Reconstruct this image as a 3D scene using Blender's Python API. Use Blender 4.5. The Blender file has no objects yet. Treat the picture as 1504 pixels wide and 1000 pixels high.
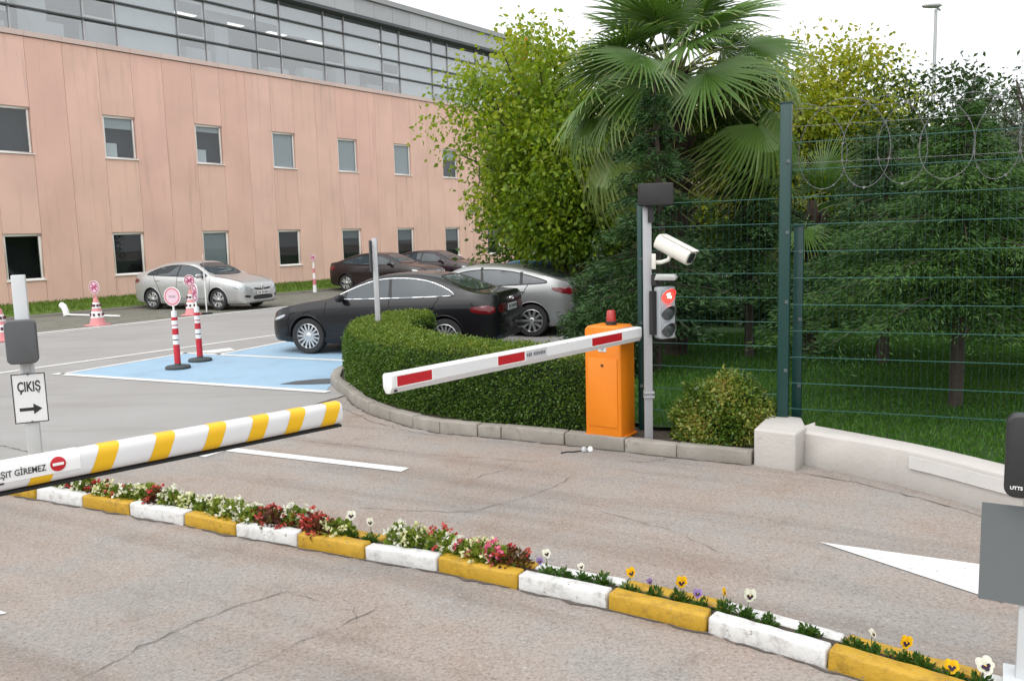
import bpy, bmesh, math, random
import numpy as np
from mathutils import Vector, Matrix, geometry
from mathutils.bvhtree import BVHTree
R = math.radians
random.seed(7); rng = np.random.default_rng(7)
scene = bpy.context.scene
COL = scene.collection

# ------------------------------------------------------------ camera, sky, sun, exposure
def make_camera():
    p, r = R(7.1), R(-1.6)
    fwd = Vector((0, math.cos(p), -math.sin(p))); up = Vector((0, math.sin(p), math.cos(p))); rt = Vector((1, 0, 0))
    rt2 = rt * math.cos(r) + up * math.sin(r); up2 = up * math.cos(r) - rt * math.sin(r)
    cd = bpy.data.cameras.new('camera'); c = bpy.data.objects.new('camera', cd); COL.objects.link(c)
    m = Matrix((rt2, up2, -fwd)).transposed().to_4x4(); m.translation = (0, 0, 2.05); c.matrix_world = m
    cd.sensor_width = 36; cd.lens = 36 * 1250 / 1504; cd.clip_start = .05; cd.clip_end = 2000
    scene.camera = c
make_camera()
SUN_EL, SUN_AZ = 58, 215          # high, behind and to the left of the viewer, veiled by cloud
w = bpy.data.worlds.new('World'); scene.world = w; w.use_nodes = True
nt = w.node_tree; nt.nodes.clear()
sky = nt.nodes.new('ShaderNodeTexSky'); sky.sky_type = 'NISHITA'; sky.sun_disc = False
sky.sun_elevation = R(SUN_EL); sky.sun_rotation = R(SUN_AZ); sky.dust_density = 6; sky.air_density = 1; sky.ozone_density = 1
hsv = nt.nodes.new('ShaderNodeHueSaturation'); hsv.inputs['Saturation'].default_value = .12
mixw = nt.nodes.new('ShaderNodeMix'); mixw.data_type = 'RGBA'; mixw.inputs[0].default_value = .55
mixw.inputs[7].default_value = (9.6, 9.9, 10.2, 1)          # even cloud deck over the clear-sky model
bg = nt.nodes.new('ShaderNodeBackground'); bg.inputs[1].default_value = .10
ow = nt.nodes.new('ShaderNodeOutputWorld')
nt.links.new(sky.outputs[0], hsv.inputs['Color']); nt.links.new(hsv.outputs[0], mixw.inputs[6])
nt.links.new(mixw.outputs[2], bg.inputs[0]); nt.links.new(bg.outputs[0], ow.inputs[0])
sl = bpy.data.lights.new('sun', 'SUN'); sl.energy = .8; sl.angle = R(85); sl.color = (1, .97, .93)
so = bpy.data.objects.new('sun', sl); COL.objects.link(so)
so.rotation_euler = (R(90 - SUN_EL), 0, R(180 - SUN_AZ) + R(0)); so.location = (-20, -20, 40)
scene.view_settings.view_transform = 'Standard'; scene.view_settings.look = 'None'
scene.view_settings.exposure = .90; scene.view_settings.gamma = 1
scene.render.engine = 'CYCLES'
try:
    scene.cycles.use_denoising = True; scene.cycles.max_bounces = 6; scene.cycles.transparent_max_bounces = 12
    scene.cycles.caustics_reflective = False; scene.cycles.caustics_refractive = False
except Exception: pass

# ------------------------------------------------------------ materials
MATS = {}
def nodes_of(name):
    m = bpy.data.materials.new(name); m.use_nodes = True; MATS[name] = m
    t = m.node_tree; b = t.nodes['Principled BSDF']
    return m, t, b
def coords(t, scale=(1, 1, 1), rnd=True, gen='Object'):
    tc = t.nodes.new('ShaderNodeTexCoord'); mp = t.nodes.new('ShaderNodeMapping'); mp.inputs['Scale'].default_value = scale
    t.links.new(tc.outputs[gen], mp.inputs[0])
    if rnd:
        oi = t.nodes.new('ShaderNodeObjectInfo'); ml = t.nodes.new('ShaderNodeMath'); ml.operation = 'MULTIPLY'; ml.inputs[1].default_value = 57.3
        t.links.new(oi.outputs['Random'], ml.inputs[0]); t.links.new(ml.outputs[0], mp.inputs['Location'])
    return mp.outputs[0]
def noise(t, vec, scale, detail=4, rough=.6):
    n = t.nodes.new('ShaderNodeTexNoise'); n.inputs['Scale'].default_value = scale; n.inputs['Detail'].default_value = detail
    n.inputs['Roughness'].default_value = rough; t.links.new(vec, n.inputs['Vector']); return n.outputs[0]
def ramp(t, fac, stops):
    r = t.nodes.new('ShaderNodeValToRGB'); el = r.color_ramp.elements
    while len(el) < len(stops): el.new(.5)
    for e, (p, c) in zip(el, stops): e.position = p; e.color = tuple(c) + (1,) if len(c) == 3 else c
    t.links.new(fac, r.inputs[0]); return r.outputs[0]
def mixc(t, fac, a, b, mode='MIX'):
    m = t.nodes.new('ShaderNodeMix'); m.data_type = 'RGBA'; m.blend_type = mode
    for i, v in ((0, fac), (6, a), (7, b)):
        if hasattr(v, 'is_linked'): t.links.new(v, m.inputs[i])
        elif i == 0: m.inputs[0].default_value = v
        else: m.inputs[i].default_value = tuple(v) + (1,) if len(v) == 3 else v
    return m.outputs[2]
def bump(t, b, h, strength=.3, dist=.01):
    n = t.nodes.new('ShaderNodeBump'); n.inputs['Strength'].default_value = strength; n.inputs['Distance'].default_value = dist
    t.links.new(h, n.inputs['Height']); t.links.new(n.outputs[0], b.inputs['Normal'])
def sc3(c, k): return tuple(min(1, x * k) for x in c)
def pm(name, col, rough=.6, metal=0, var=.12, scale=6, bmp=0, bscale=80, spec=.5, rnd=0, coat=0, dirt=None, dscale=4, dthr=.55):
    """painted / plain surface: slow tone variation, optional per-object tone, dirt and fine relief"""
    if name in MATS: return MATS[name]
    m, t, b = nodes_of(name); v = coords(t)
    c = mixc(t, noise(t, v, scale), sc3(col, 1 - var), sc3(col, 1 + var))
    if rnd:
        oi = t.nodes.new('ShaderNodeObjectInfo')
        c = mixc(t, 1.0, c, ramp(t, oi.outputs['Random'], [(0, (1 - rnd,) * 3), (1, (1, 1, 1))]), 'MULTIPLY')
    if dirt:
        d = ramp(t, noise(t, v, dscale, 8, .72), [(dthr, (0, 0, 0)), (min(1, dthr + .14), (1, 1, 1))])
        c = mixc(t, d, c, dirt)
    t.links.new(c, b.inputs['Base Color'])
    b.inputs['Roughness'].default_value = rough; b.inputs['Metallic'].default_value = metal
    b.inputs['Specular IOR Level'].default_value = spec; b.inputs['Coat Weight'].default_value = coat; b.inputs['Coat Roughness'].default_value = .03
    if bmp: bump(t, b, noise(t, v, bscale, 5), bmp, .01)
    return m
def leafmat(name, stops, trans=.35, rough=.5, spec=.35):
    m, t, b = nodes_of(name)
    a = t.nodes.new('ShaderNodeAttribute'); a.attribute_name = 'rnd'
    n = len(stops); c = ramp(t, a.outputs['Fac'], [(i / (n - 1), s) for i, s in enumerate(stops)])
    t.links.new(c, b.inputs['Base Color']); b.inputs['Roughness'].default_value = rough; b.inputs['Specular IOR Level'].default_value = spec
    tr = t.nodes.new('ShaderNodeBsdfTranslucent'); t.links.new(mixc(t, 1.0, c, (1, 1, .55), 'MULTIPLY'), tr.inputs[0])
    mx = t.nodes.new('ShaderNodeMixShader'); mx.inputs[0].default_value = trans
    o = t.nodes['Material Output']; t.links.new(b.outputs[0], mx.inputs[1]); t.links.new(tr.outputs[0], mx.inputs[2]); t.links.new(mx.outputs[0], o.inputs[0])
    return m
def glassmat(name, tint, refl=1.0, rough=.02):
    m, t, b = nodes_of(name); t.nodes.remove(b)
    tr = t.nodes.new('ShaderNodeBsdfTransparent'); tr.inputs[0].default_value = tuple(tint) + (1,)
    gl = t.nodes.new('ShaderNodeBsdfGlossy'); gl.inputs['Roughness'].default_value = rough
    fr = t.nodes.new('ShaderNodeLayerWeight'); fr.inputs[0].default_value = .5
    pw = t.nodes.new('ShaderNodeMath'); pw.operation = 'POWER'; pw.inputs[1].default_value = 4; t.links.new(fr.outputs['Facing'], pw.inputs[0])
    ml = t.nodes.new('ShaderNodeMath'); ml.operation = 'MULTIPLY_ADD'; ml.inputs[1].default_value = .9; ml.inputs[2].default_value = .05 * refl; ml.use_clamp = True; t.links.new(pw.outputs[0], ml.inputs[0])
    mx = t.nodes.new('ShaderNodeMixShader'); t.links.new(ml.outputs[0], mx.inputs[0]); t.links.new(tr.outputs[0], mx.inputs[1]); t.links.new(gl.outputs[0], mx.inputs[2])
    t.links.new(mx.outputs[0], t.nodes['Material Output'].inputs[0]); return m
def emit(name, col, s):
    m, t, b = nodes_of(name); b.inputs['Base Color'].default_value = tuple(col) + (1,)
    b.inputs['Emission Color'].default_value = tuple(col) + (1,); b.inputs['Emission Strength'].default_value = s; return m

def ground_asphalt():
    m, t, b = nodes_of('worn_asphalt'); v = coords(t, rnd=False)
    patch = ramp(t, noise(t, v, .75, 7, .68), [(.28, (.262, .204, .168)), (.40, (.325, .268, .232)), (.50, (.330, .292, .264)), (.58, (.312, .292, .276)), (.66, (.292, .272, .254)), (.74, (.318, .262, .228))])
    stain = ramp(t, noise(t, v, 1.7, 7, .7), [(.28, (.60, .55, .52)), (.44, (1, 1, 1))])
    c = mixc(t, .5, patch, stain, 'MULTIPLY')
    gr_ = ramp(t, noise(t, v, 48, 4, .7), [(.30, (.50, .46, .43)), (.46, (.92, .90, .88)), (.56, (1, 1, 1)), (.72, (1.0, 1.0, 1.0))]); c = mixc(t, .85, c, gr_, 'MULTIPLY')
    li_ = ramp(t, noise(t, v, 34, 3, .6), [(.60, (0, 0, 0)), (.68, (.5, .5, .5))]); c = mixc(t, li_, c, (.47, .44, .41))
    tc_ = t.nodes.new('ShaderNodeTexCoord'); mr_ = t.nodes.new('ShaderNodeMapping'); mr_.vector_type = 'TEXTURE'; mr_.inputs['Rotation'].default_value = (0, 0, R(-30)); mr_.inputs['Scale'].default_value = (6, .55, 1); t.links.new(tc_.outputs['Object'], mr_.inputs[0])
    tr_ = ramp(t, noise(t, mr_.outputs[0], 1.1, 6, .62), [(.36, (.74, .71, .69)), (.52, (1, 1, 1))]); c = mixc(t, .75, c, tr_, 'MULTIPLY')
    oil = ramp(t, noise(t, v, 2.6, 5, .55), [(.70, (1, 1, 1)), (.78, (.62, .59, .57))]); c = mixc(t, .8, c, oil, 'MULTIPLY')
    vo = t.nodes.new('ShaderNodeTexVoronoi'); vo.inputs['Scale'].default_value = 75; t.links.new(v, vo.inputs['Vector'])
    agg = ramp(t, vo.outputs['Color'], [(0, (.62, .6, .58)), (.5, (1, 1, 1)), (1, (1.0, 1.0, 1.0))])
    c = mixc(t, .7, c, agg, 'MULTIPLY')
    fine = ramp(t, noise(t, v, 160, 3, .8), [(.3, (.62, .62, .62)), (.5, (1, 1, 1)), (.78, (1.0, 1.0, 1.0))]); c = mixc(t, .6, c, fine, 'MULTIPLY')
    sp = ramp(t, noise(t, v, 55, 2, .5), [(.70, (0, 0, 0)), (.76, (1, 1, 1))]); c = mixc(t, sp, c, (.44, .42, .40))
    t.links.new(c, b.inputs['Base Color']); b.inputs['Roughness'].default_value = .82; b.inputs['Specular IOR Level'].default_value = .3
    bump(t, b, noise(t, v, 90, 6, .75), .45, .012); return m
def ground_concrete():
    m, t, b = nodes_of('road_surface'); v = coords(t, rnd=False)
    c = ramp(t, noise(t, v, .35, 6, .6), [(.3, (.250, .240, .230)), (.7, (.305, .297, .288))])
    st = ramp(t, noise(t, coords(t, (.35, 3, 1), rnd=False), .9, 6, .65), [(.3, (.84, .83, .82)), (.5, (1, 1, 1))]); c = mixc(t, .8, c, st, 'MULTIPLY')
    fine = ramp(t, noise(t, v, 110, 3, .8), [(.3, (.8, .8, .8)), (.55, (1, 1, 1))]); c = mixc(t, .5, c, fine, 'MULTIPLY')
    t.links.new(c, b.inputs['Base Color']); b.inputs['Roughness'].default_value = .75; bump(t, b, noise(t, v, 80, 5, .7), .2, .008); return m
def wall_pink():
    m, t, b = nodes_of('pink_cladding'); v = coords(t)
    oi = t.nodes.new('ShaderNodeObjectInfo')
    c = ramp(t, oi.outputs['Random'], [(0, (.78, .495, .405)), (.35, (.80, .505, .42)), (.7, (.79, .52, .42)), (1, (.81, .525, .44))])
    cl = ramp(t, noise(t, v, .5, 4, .55), [(.3, (.86, .86, .86)), (.65, (1.0, 1.0, 1.0))]); c = mixc(t, .9, c, cl, 'MULTIPLY')
    st = ramp(t, noise(t, coords(t, (3.2, 3.2, .16)), 1.6, 6, .62), [(.55, (0, 0, 0)), (.74, (1, 1, 1))]); st2 = mixc(t, .36, (0, 0, 0), st)
    c = mixc(t, st2, c, (.30, .215, .17))
    t.links.new(c, b.inputs['Base Color']); b.inputs['Roughness'].default_value = .8; bump(t, b, noise(t, v, 60, 4), .08, .01); return m
def grassmat(name, a, bb):
    m, t, b = nodes_of(name); v = coords(t, rnd=False)
    c = mixc(t, noise(t, v, 1.2, 6, .7), a, bb); f = ramp(t, noise(t, v, 60, 4, .8), [(.3, (.5, .5, .5)), (.6, (1, 1, 1))]); c = mixc(t, .8, c, f, 'MULTIPLY')
    t.links.new(c, b.inputs['Base Color']); b.inputs['Roughness'].default_value = .9; bump(t, b, noise(t, v, 70, 4), .6, .04); return m
def kerb_paint(name, col):
    m, t, b = nodes_of(name); v = coords(t)
    c = mixc(t, noise(t, v, 7, 5), sc3(col, .86), sc3(col, 1.06))
    gr = ramp(t, noise(t, v, 14, 7, .7), [(.32, (.52, .49, .46)), (.50, (1, 1, 1))]); c = mixc(t, .7, c, gr, 'MULTIPLY')
    ch = ramp(t, noise(t, v, 24, 8, .75), [(.61, (0, 0, 0)), (.645, (1, 1, 1))]); c = mixc(t, ch, c, (.17, .155, .14))
    t.links.new(c, b.inputs['Base Color']); b.inputs['Roughness'].default_value = .6; bump(t, b, noise(t, v, 35, 6, .7), .5, .012); return m
def road_paint(name, col, wear=.62, base=(.30, .29, .28)):
    m, t, b = nodes_of(name); v = coords(t, rnd=False)
    c = mixc(t, noise(t, v, 3, 5), sc3(col, .9), sc3(col, 1.05))
    ch = ramp(t, noise(t, v, 30, 8, .75), [(wear, (0, 0, 0)), (wear + .05, (1, 1, 1))]); c = mixc(t, ch, c, base)
    st = ramp(t, noise(t, v, 1.3, 6, .7), [(.28, (.8, .8, .8)), (.48, (1, 1, 1))]); c = mixc(t, .8, c, st, 'MULTIPLY')
    t.links.new(c, b.inputs['Base Color']); b.inputs['Roughness'].default_value = .6; return m
ASPH = ground_asphalt(); CONC = ground_concrete(); PINK = wall_pink()
GRASS = grassmat('lawn_turf', (.020, .062, .010), (.035, .085, .014)); STRIP = grassmat('strip_turf', (.085, .16, .016), (.13, .21, .025))
KWHITE = kerb_paint('kerb_white', (.62, .62, .605)); KYEL = kerb_paint('kerb_yellow', (.46, .27, .016))
PWHITE = road_paint('line_white', (.65, .65, .635), .575); PBLUE = road_paint('bay_blue', (.265, .405, .53), .60, (.28, .36, .41))
KCONC = pm('kerb_concrete', (.30, .275, .24), .85, var=.22, scale=5, bmp=.5, bscale=60, rnd=.18, dirt=(.15, .13, .11), dscale=7, dthr=.58)
WALLW = pm('whitewashed_wall', (.45, .425, .40), .85, var=.12, scale=3, bmp=.5, bscale=30, dirt=(.36, .31, .275), dscale=9, dthr=.60)
SOIL = pm('soil', (.055, .042, .032), .95, var=.5, scale=30, bmp=1, bscale=60)
PAVER = pm('stone_paving', (.15, .145, .125), .9, var=.4, scale=9, bmp=.6, bscale=40, dirt=(.08, .095, .04), dscale=3, dthr=.5)
WHITE = pm('white_paint', (.80, .80, .79), .4, var=.05); FRAME = pm('window_frame_white', (.84, .80, .77), .5, var=.04)
DARK = pm('dark_plastic', (.014, .013, .014), .6, var=.2); BLACK = pm('black_rubber', (.012, .012, .012), .8, var=.3)
GREY = pm('grey_plastic', (.085, .09, .095), .45, var=.08); GALV = pm('galvanised_steel', (.42, .43, .44), .5, .35, var=.12, scale=12)
POSTP = pm('pale_post_paint', (.55, .57, .58), .45, var=.08, scale=8); ORANGE = pm('orange_powder_coat', (.70, .195, .003), .42, var=.07, bmp=.06, bscale=150, dirt=(.42, .14, .02), dscale=6, dthr=.64)
REDP = pm('red_paint', (.47, .006, .014), .4, var=.1); PINKP = pm('faded_red_plastic', (.62, .18, .22), .55, var=.15)
YELP = pm('yellow_film', (.74, .43, .006), .4, var=.06); BOOMW = pm('boom_white', (.74, .74, .75), .35, var=.04, dirt=(.55, .54, .52), dscale=6, dthr=.62)
GREEN = pm('green_powder_coat', (.0045, .040, .035), .4, var=.1); GWIRE = pm('green_wire', (.012, .085, .068), .4, var=.1); WIRE = pm('razor_wire_steel', (.16, .165, .165), .5, .5, var=.1)
BARK = pm('bark', (.055, .042, .032), .95, var=.5, scale=20, bmp=1, bscale=40); CRACK = pm('crack_fill', (.10, .085, .075), .95, var=.3)
ALU = pm('aluminium_panel', (.44, .445, .45), .45, .25, var=.06, rnd=.12); FIN = pm('dark_fin', (.085, .09, .095), .5, .2, var=.1)
CHROME = pm('chrome', (.75, .75, .76), .12, 1, var=.02); ALLOY = pm('alloy_silver', (.58, .59, .60), .28, .8, var=.04)
CARGLASS = pm('car_glass', (.035, .048, .056), .03, var=.1, spec=.5); LAMPRED = pm('tail_lamp_red', (.13, .004, .008), .12, var=.1, coat=.6)
LAMPCLR = pm('head_lamp_clear', (.42, .44, .46), .08, .3, var=.2, coat=1); PLATE = pm('number_plate', (.72, .72, .70), .4, var=.05)
GLASS = glassmat('window_glass', (.91, .935, .945), 1.1); GLASSC = glassmat('coated_glass', (.90, .925, .935), 4.6); GLASSD = glassmat('window_glass_dark', (.70, .73, .74), .9)
BLIND = pm('pale_blind', (.78, .81, .81), .7, var=.05); ROOM = pm('room_grey', (.34, .335, .34), .9, var=.15, scale=1)
ROOMD = pm('room_dark', (.035, .038, .04), .9, var=.3, scale=2); INW = pm('interior_white', (.62, .65, .65), .8, var=.05)

# ------------------------------------------------------------ mesh helpers
def link(name, me, mat=None, parent=None):
    o = bpy.data.objects.new(name, me); COL.objects.link(o)
    if me is not None and mat is not None:
        for m in (mat if isinstance(mat, (list, tuple)) else [mat]): me.materials.append(m)
    if parent is not None: o.parent = parent
    return o
def tag(o, label, cat, group=None):
    o['label'] = label; o['category'] = cat
    if group: o['group'] = group
    return o
def struct(o, kind='structure', label=None):
    o['kind'] = kind
    if label: o['label'] = label
    return o
def thing(name, label, cat, loc=(0, 0, 0), rz=0, group=None):
    o = bpy.data.objects.new(name, None); COL.objects.link(o); o.location = loc; o.rotation_euler = (0, 0, rz); o.empty_display_size = .1
    return tag(o, label, cat, group)
class MB:
    def __init__(s): s.v = []; s.f = []; s.mi = []
    def add(s, v, f, m=0):
        n = len(s.v); s.v += [tuple(p) for p in v]; s.f += [[i + n for i in q] for q in f]; s.mi += [m] * len(f); return s
    def box(s, c, d, rz=0, m=0, mat=None):
        x, y, z = d[0] / 2, d[1] / 2, d[2] / 2
        vs = [Vector((a * x, b * y, e * z)) for a in (-1, 1) for b in (-1, 1) for e in (-1, 1)]
        M = mat if mat is not None else Matrix.Rotation(rz, 3, 'Z')
        return s.add([M @ p + Vector(c) for p in vs], [(0, 1, 3, 2), (4, 6, 7, 5), (0, 4, 5, 1), (2, 3, 7, 6), (0, 2, 6, 4), (1, 5, 7, 3)], m)
    def tube(s, pts, r, n=8, m=0, cap=True):
        pts = [Vector(p) for p in pts]; k = len(pts); rs = r if hasattr(r, '__len__') else [r] * k; vs = []; ref = None
        for i, p in enumerate(pts):
            t = (pts[min(i + 1, k - 1)] - pts[max(i - 1, 0)]).normalized()
            if ref is None: ref = Vector((0, 0, 1)) if abs(t.z) < .9 else Vector((1, 0, 0))
            a = t.cross(ref)
            if a.length < 1e-5: a = t.cross(Vector((1, .3, .1)))
            a.normalize(); b = a.cross(t).normalized(); ref = b
            vs += [p + (a * math.cos(2 * math.pi * j / n) + b * math.sin(2 * math.pi * j / n)) * rs[i] for j in range(n)]
        fs = [(i * n + j, i * n + (j + 1) % n, (i + 1) * n + (j + 1) % n, (i + 1) * n + j) for i in range(k - 1) for j in range(n)]
        if cap: fs += [tuple(range(n))[::-1], tuple(range((k - 1) * n, k * n))]
        return s.add(vs, fs, m)
    def lathe(s, prof, n=24, M=None, m=0, cap=True):
        M = M or Matrix.Identity(4); k = len(prof)
        vs = [M @ Vector((r * math.cos(2 * math.pi * j / n), r * math.sin(2 * math.pi * j / n), z)) for r, z in prof for j in range(n)]
        fs = [(i * n + j, i * n + (j + 1) % n, (i + 1) * n + (j + 1) % n, (i + 1) * n + j) for i in range(k - 1) for j in range(n)]
        if cap: fs += [tuple(range(n))[::-1], tuple(range((k - 1) * n, k * n))]
        return s.add(vs, fs, m)
    def prism(s, poly, z0, z1, M=None, m=0):
        M = M or Matrix.Identity(4); n = len(poly)
        vs = [M @ Vector((x, y, z)) for z in (z0, z1) for x, y in poly]
        fs = [tuple(range(n))[::-1], tuple(range(n, 2 * n))] + [(i, (i + 1) % n, n + (i + 1) % n, n + i) for i in range(n)]
        return s.add(vs, fs, m)
    def sheet(s, poly, z, m=0):
        return s.add([(x, y, z) for x, y in poly], [tuple(range(len(poly)))], m)
    def mesh(s, name, smooth=None, bevel=0, seg=2):
        me = bpy.data.meshes.new(name); me.from_pydata(s.v, [], s.f)
        if any(s.mi): me.polygons.foreach_set('material_index', s.mi)
        if bevel:
            bm = bmesh.new(); bm.from_mesh(me); bmesh.ops.remove_doubles(bm, verts=bm.verts, dist=1e-6)
            es = [e for e in bm.edges if len(e.link_faces) == 2 and e.calc_face_angle(0) > R(28)]
            bmesh.ops.bevel(bm, geom=es, offset=bevel, segments=seg, affect='EDGES', profile=.5, clamp_overlap=True); bm.to_mesh(me); bm.free()
        if smooth or bevel:
            me.polygons.foreach_set('use_smooth', [True] * len(me.polygons)); me.set_sharp_from_angle(angle=R(smooth or 32))
        me.update(); return me
    def obj(s, name, mat, parent=None, smooth=None, bevel=0, seg=2):
        return link(name, s.mesh(name, smooth, bevel, seg), mat, parent)
def rounded_rect(w, h, r, n=5):
    out = []
    for cx, cy, a in ((w / 2 - r, h / 2 - r, 0), (-w / 2 + r, h / 2 - r, 90), (-w / 2 + r, -h / 2 + r, 180), (w / 2 - r, -h / 2 + r, 270)):
        out += [(cx + r * math.cos(R(a + 90 * i / n)), cy + r * math.sin(R(a + 90 * i / n))) for i in range(n + 1)]
    return out
def disc(r, n=32): return [(r * math.cos(2 * math.pi * i / n), r * math.sin(2 * math.pi * i / n)) for i in range(n)]
FACE = Matrix(((1, 0, 0, 0), (0, 0, 1, 0), (0, 1, 0, 0), (0, 0, 0, 1)))      # (x, up, depth): a plate standing in the local xz plane
def plate_matrix(loc, rz=0):
    # local 2D x -> right, y -> up, extrusion z -> towards -y (the viewer's side of the plate)
    return Matrix.Translation(loc) @ Matrix.Rotation(rz, 4, 'Z') @ Matrix(((1, 0, 0, 0), (0, 0, -1, 0), (0, 1, 0, 0), (0, 0, 0, 1)))
def text(name, body, size, mat, M, parent, bold=0, align='CENTER'):
    cu = bpy.data.curves.new(name, 'FONT'); cu.body = body; cu.size = size; cu.align_x = align; cu.align_y = 'CENTER'; cu.offset = bold; cu.extrude = .0006; cu.resolution_u = 3
    o = bpy.data.objects.new(name, cu); COL.objects.link(o)
    me = bpy.data.meshes.new_from_object(o.evaluated_get(bpy.context.evaluated_depsgraph_get()))
    bpy.data.objects.remove(o); me.transform(M); me.materials.clear(); return link(name, me, mat, parent)
def chaikin(p, it=2, closed=True):
    p = [Vector(q) for q in p]
    for _ in range(it):
        q = []; n = len(p)
        for i in range(n if closed else n - 1):
            a, b = p[i], p[(i + 1) % n]; q += [a * .75 + b * .25, a * .25 + b * .75]
        p = q if closed else [p[0]] + q + [p[-1]]
    return [tuple(a) for a in p]
def hermite(pts, xs):
    """smooth, non-overshooting interpolation through (x, value) pairs"""
    pts = sorted(pts); X = np.array([a for a, _ in pts], float); Yv = np.array([b for _, b in pts], float)
    d = np.diff(Yv) / np.diff(X); m = np.zeros(len(X)); m[1:-1] = np.where(d[:-1] * d[1:] > 0, 2 * d[:-1] * d[1:] / (d[:-1] + d[1:] + 1e-12), 0); m[0] = d[0]; m[-1] = d[-1]
    xs = np.clip(xs, X[0], X[-1]); i = np.clip(np.searchsorted(X, xs) - 1, 0, len(X) - 2); h = X[i + 1] - X[i]; t = (xs - X[i]) / h
    return (2 * t**3 - 3 * t**2 + 1) * Yv[i] + (t**3 - 2 * t**2 + t) * h * m[i] + (-2 * t**3 + 3 * t**2) * Yv[i + 1] + (t**3 - t**2) * h * m[i + 1]
def leaves(name, P, D, size, wr, mat, parent, rnd=None, bend=.15, kind=None):
    """N leaf blades, each a folded 4-corner face; P base points, D leaf axes"""
    P = np.asarray(P, float); N = len(P); D = D / (np.linalg.norm(D, axis=1, keepdims=True) + 1e-9)
    r = rng.normal(size=(N, 3)); S = np.cross(D, r); S /= np.linalg.norm(S, axis=1, keepdims=True) + 1e-9; Nn = np.cross(S, D)
    size = np.broadcast_to(np.asarray(size, float), (N,))[:, None]; wr = np.broadcast_to(np.asarray(wr, float), (N,))[:, None]
    V = np.empty((N, 4, 3)); mid = P + D * size * .48
    V[:, 0] = P; V[:, 1] = mid + S * size * wr * .5 + Nn * size * bend; V[:, 2] = P + D * size - Nn * size * bend * .6; V[:, 3] = mid - S * size * wr * .5 + Nn * size * bend
    me = bpy.data.meshes.new(name); me.vertices.add(N * 4); me.vertices.foreach_set('co', V.ravel())
    me.loops.add(N * 4); me.loops.foreach_set('vertex_index', np.arange(N * 4)); me.polygons.add(N); me.polygons.foreach_set('loop_start', np.arange(0, N * 4, 4))
    at = me.attributes.new('rnd', 'FLOAT', 'POINT'); rr = rng.random(N) if rnd is None else np.clip(rnd, 0, 1); at.data.foreach_set('value', np.repeat(rr, 4))
    me.update(calc_edges=True); me.validate(); o = link(name, me, mat, parent)
    if kind: o['kind'] = kind
    return o
def unit(n): v = rng.normal(size=(n, 3)); return v / np.linalg.norm(v, axis=1, keepdims=True)
def copy_tree(o, parent=None):
    c = o.copy(); COL.objects.link(c); c.parent = parent
    for ch in list(o.children): copy_tree(ch, c)
    return c
CRACKS = [([(-2.3, 3.5), (-2.11, 3.83), (-1.94, 4.15), (-1.71, 4.49), (-1.5, 4.7), (-1.37, 4.79), (-1.12, 4.63)], .011), ([(-1.5, 3.65), (-1.4, 3.79), (-1.16, 4.11), (-.96, 4.32), (-.79, 4.54)], .009), ([(-1.37, 4.79), (-1.03, 4.67), (-.93, 4.57), (-.88, 4.36)], .006),
          ([(-.39, 7.0), (-.1, 7.28), (.02, 7.61)], .010), ([(-1.2, 6.34), (-.82, 6.23), (-.35, 6.16), (.17, 6.56), (.48, 7.01)], .010), ([(2.36, 6.95), (2.71, 6.62), (3.02, 6.2), (3.2, 5.87), (3.6, 5.0)], .02),
          ([(1.03, 7.46), (1.15, 7.40), (1.28, 7.44), (1.37, 7.50)], .015), ([(-4.21, 7.94), (-5.39, 8.73), (-7, 9.6)], .02, .0085), ([(-3.15, 9.31), (-2.8, 8.88), (-1.6, 8.3), (-.9, 7.9), (.2, 7.5)], .010), ([(-2.2, 10.4), (-1.6, 9.4), (-1.1, 8.85), (-.6, 8.5)], .012), ([(.6, 6.1), (1.1, 5.6), (1.3, 5.2)], .007)]
# ------------------------------------------------------------ ground, road and markings
N2 = Vector((.808, -.589)); D2 = Vector((.589, .808))
def nd(n, s): p = N2 * n + D2 * s; return (p.x, p.y)
def sheet(name, polys, z, mat, kind='structure'):
    mb = MB()
    for p in polys: mb.sheet(p, z)
    o = mb.obj(name, mat); return struct(o, kind)
sheet('ground', [[(-250, -60), (250, -60), (250, 500), (-250, 500)]], 0, ASPH)
sheet('road', [[(-2.2, 11.1), (-2.75, 9.98), (-3.13, 9.24), (-3.71, 8.13), (-4.35, 6.98), (-5.4, 4.9), (-6.5, 2.6), nd(-21.4, -40), nd(-21.4, 95), (7, 24), (1.9, 16.6), (-1.2, 13.9), (-2.3, 13.0)]], .004, CONC)
sheet('paved_parking_strip', [[nd(-21.4, -40), nd(-21.4, 95), nd(-26.2, 95), nd(-26.2, -40)][::-1]], .004, PAVER)
o = MB().prism([nd(-26.2, -40), nd(-26.2, 95), nd(-31.66, 95), nd(-31.66, -40)][::-1], -.05, .10).obj('grass_strip', STRIP); struct(o)
o = MB().prism([nd(-26.05, -40), nd(-26.05, 95), nd(-26.19, 95), nd(-26.19, -40)][::-1], -.05, .08).obj('strip_kerb', KCONC); struct(o)
def stripe(a, b, wd):
    a, b = Vector(a), Vector(b); t = (b - a).normalized(); n = Vector((-t.y, t.x)) * wd / 2
    return [tuple(a - n), tuple(b - n), tuple(b + n), tuple(a + n)]
sheet('lane_line', [stripe(nd(-15.1, -20), nd(-15.1, 60), .13)], .010, PWHITE)
sheet('edge_line', [stripe(nd(-21.25, -20), nd(-21.25, 60), .20)], .010, PWHITE)
sheet('edge_line', [stripe(nd(-20.3, -5), nd(-20.9, 12.5), .09)], .010, PWHITE)
U = Vector((.900, -.436)); V2 = Vector((.436, .900))
sheet('blue_parking_bay', [[(-7.29, 13.64), (-2.55, 11.36), (-2.62, 12.6), (-2.5, 14.07), (-6.15, 15.88)]], .008, PBLUE)
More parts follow.
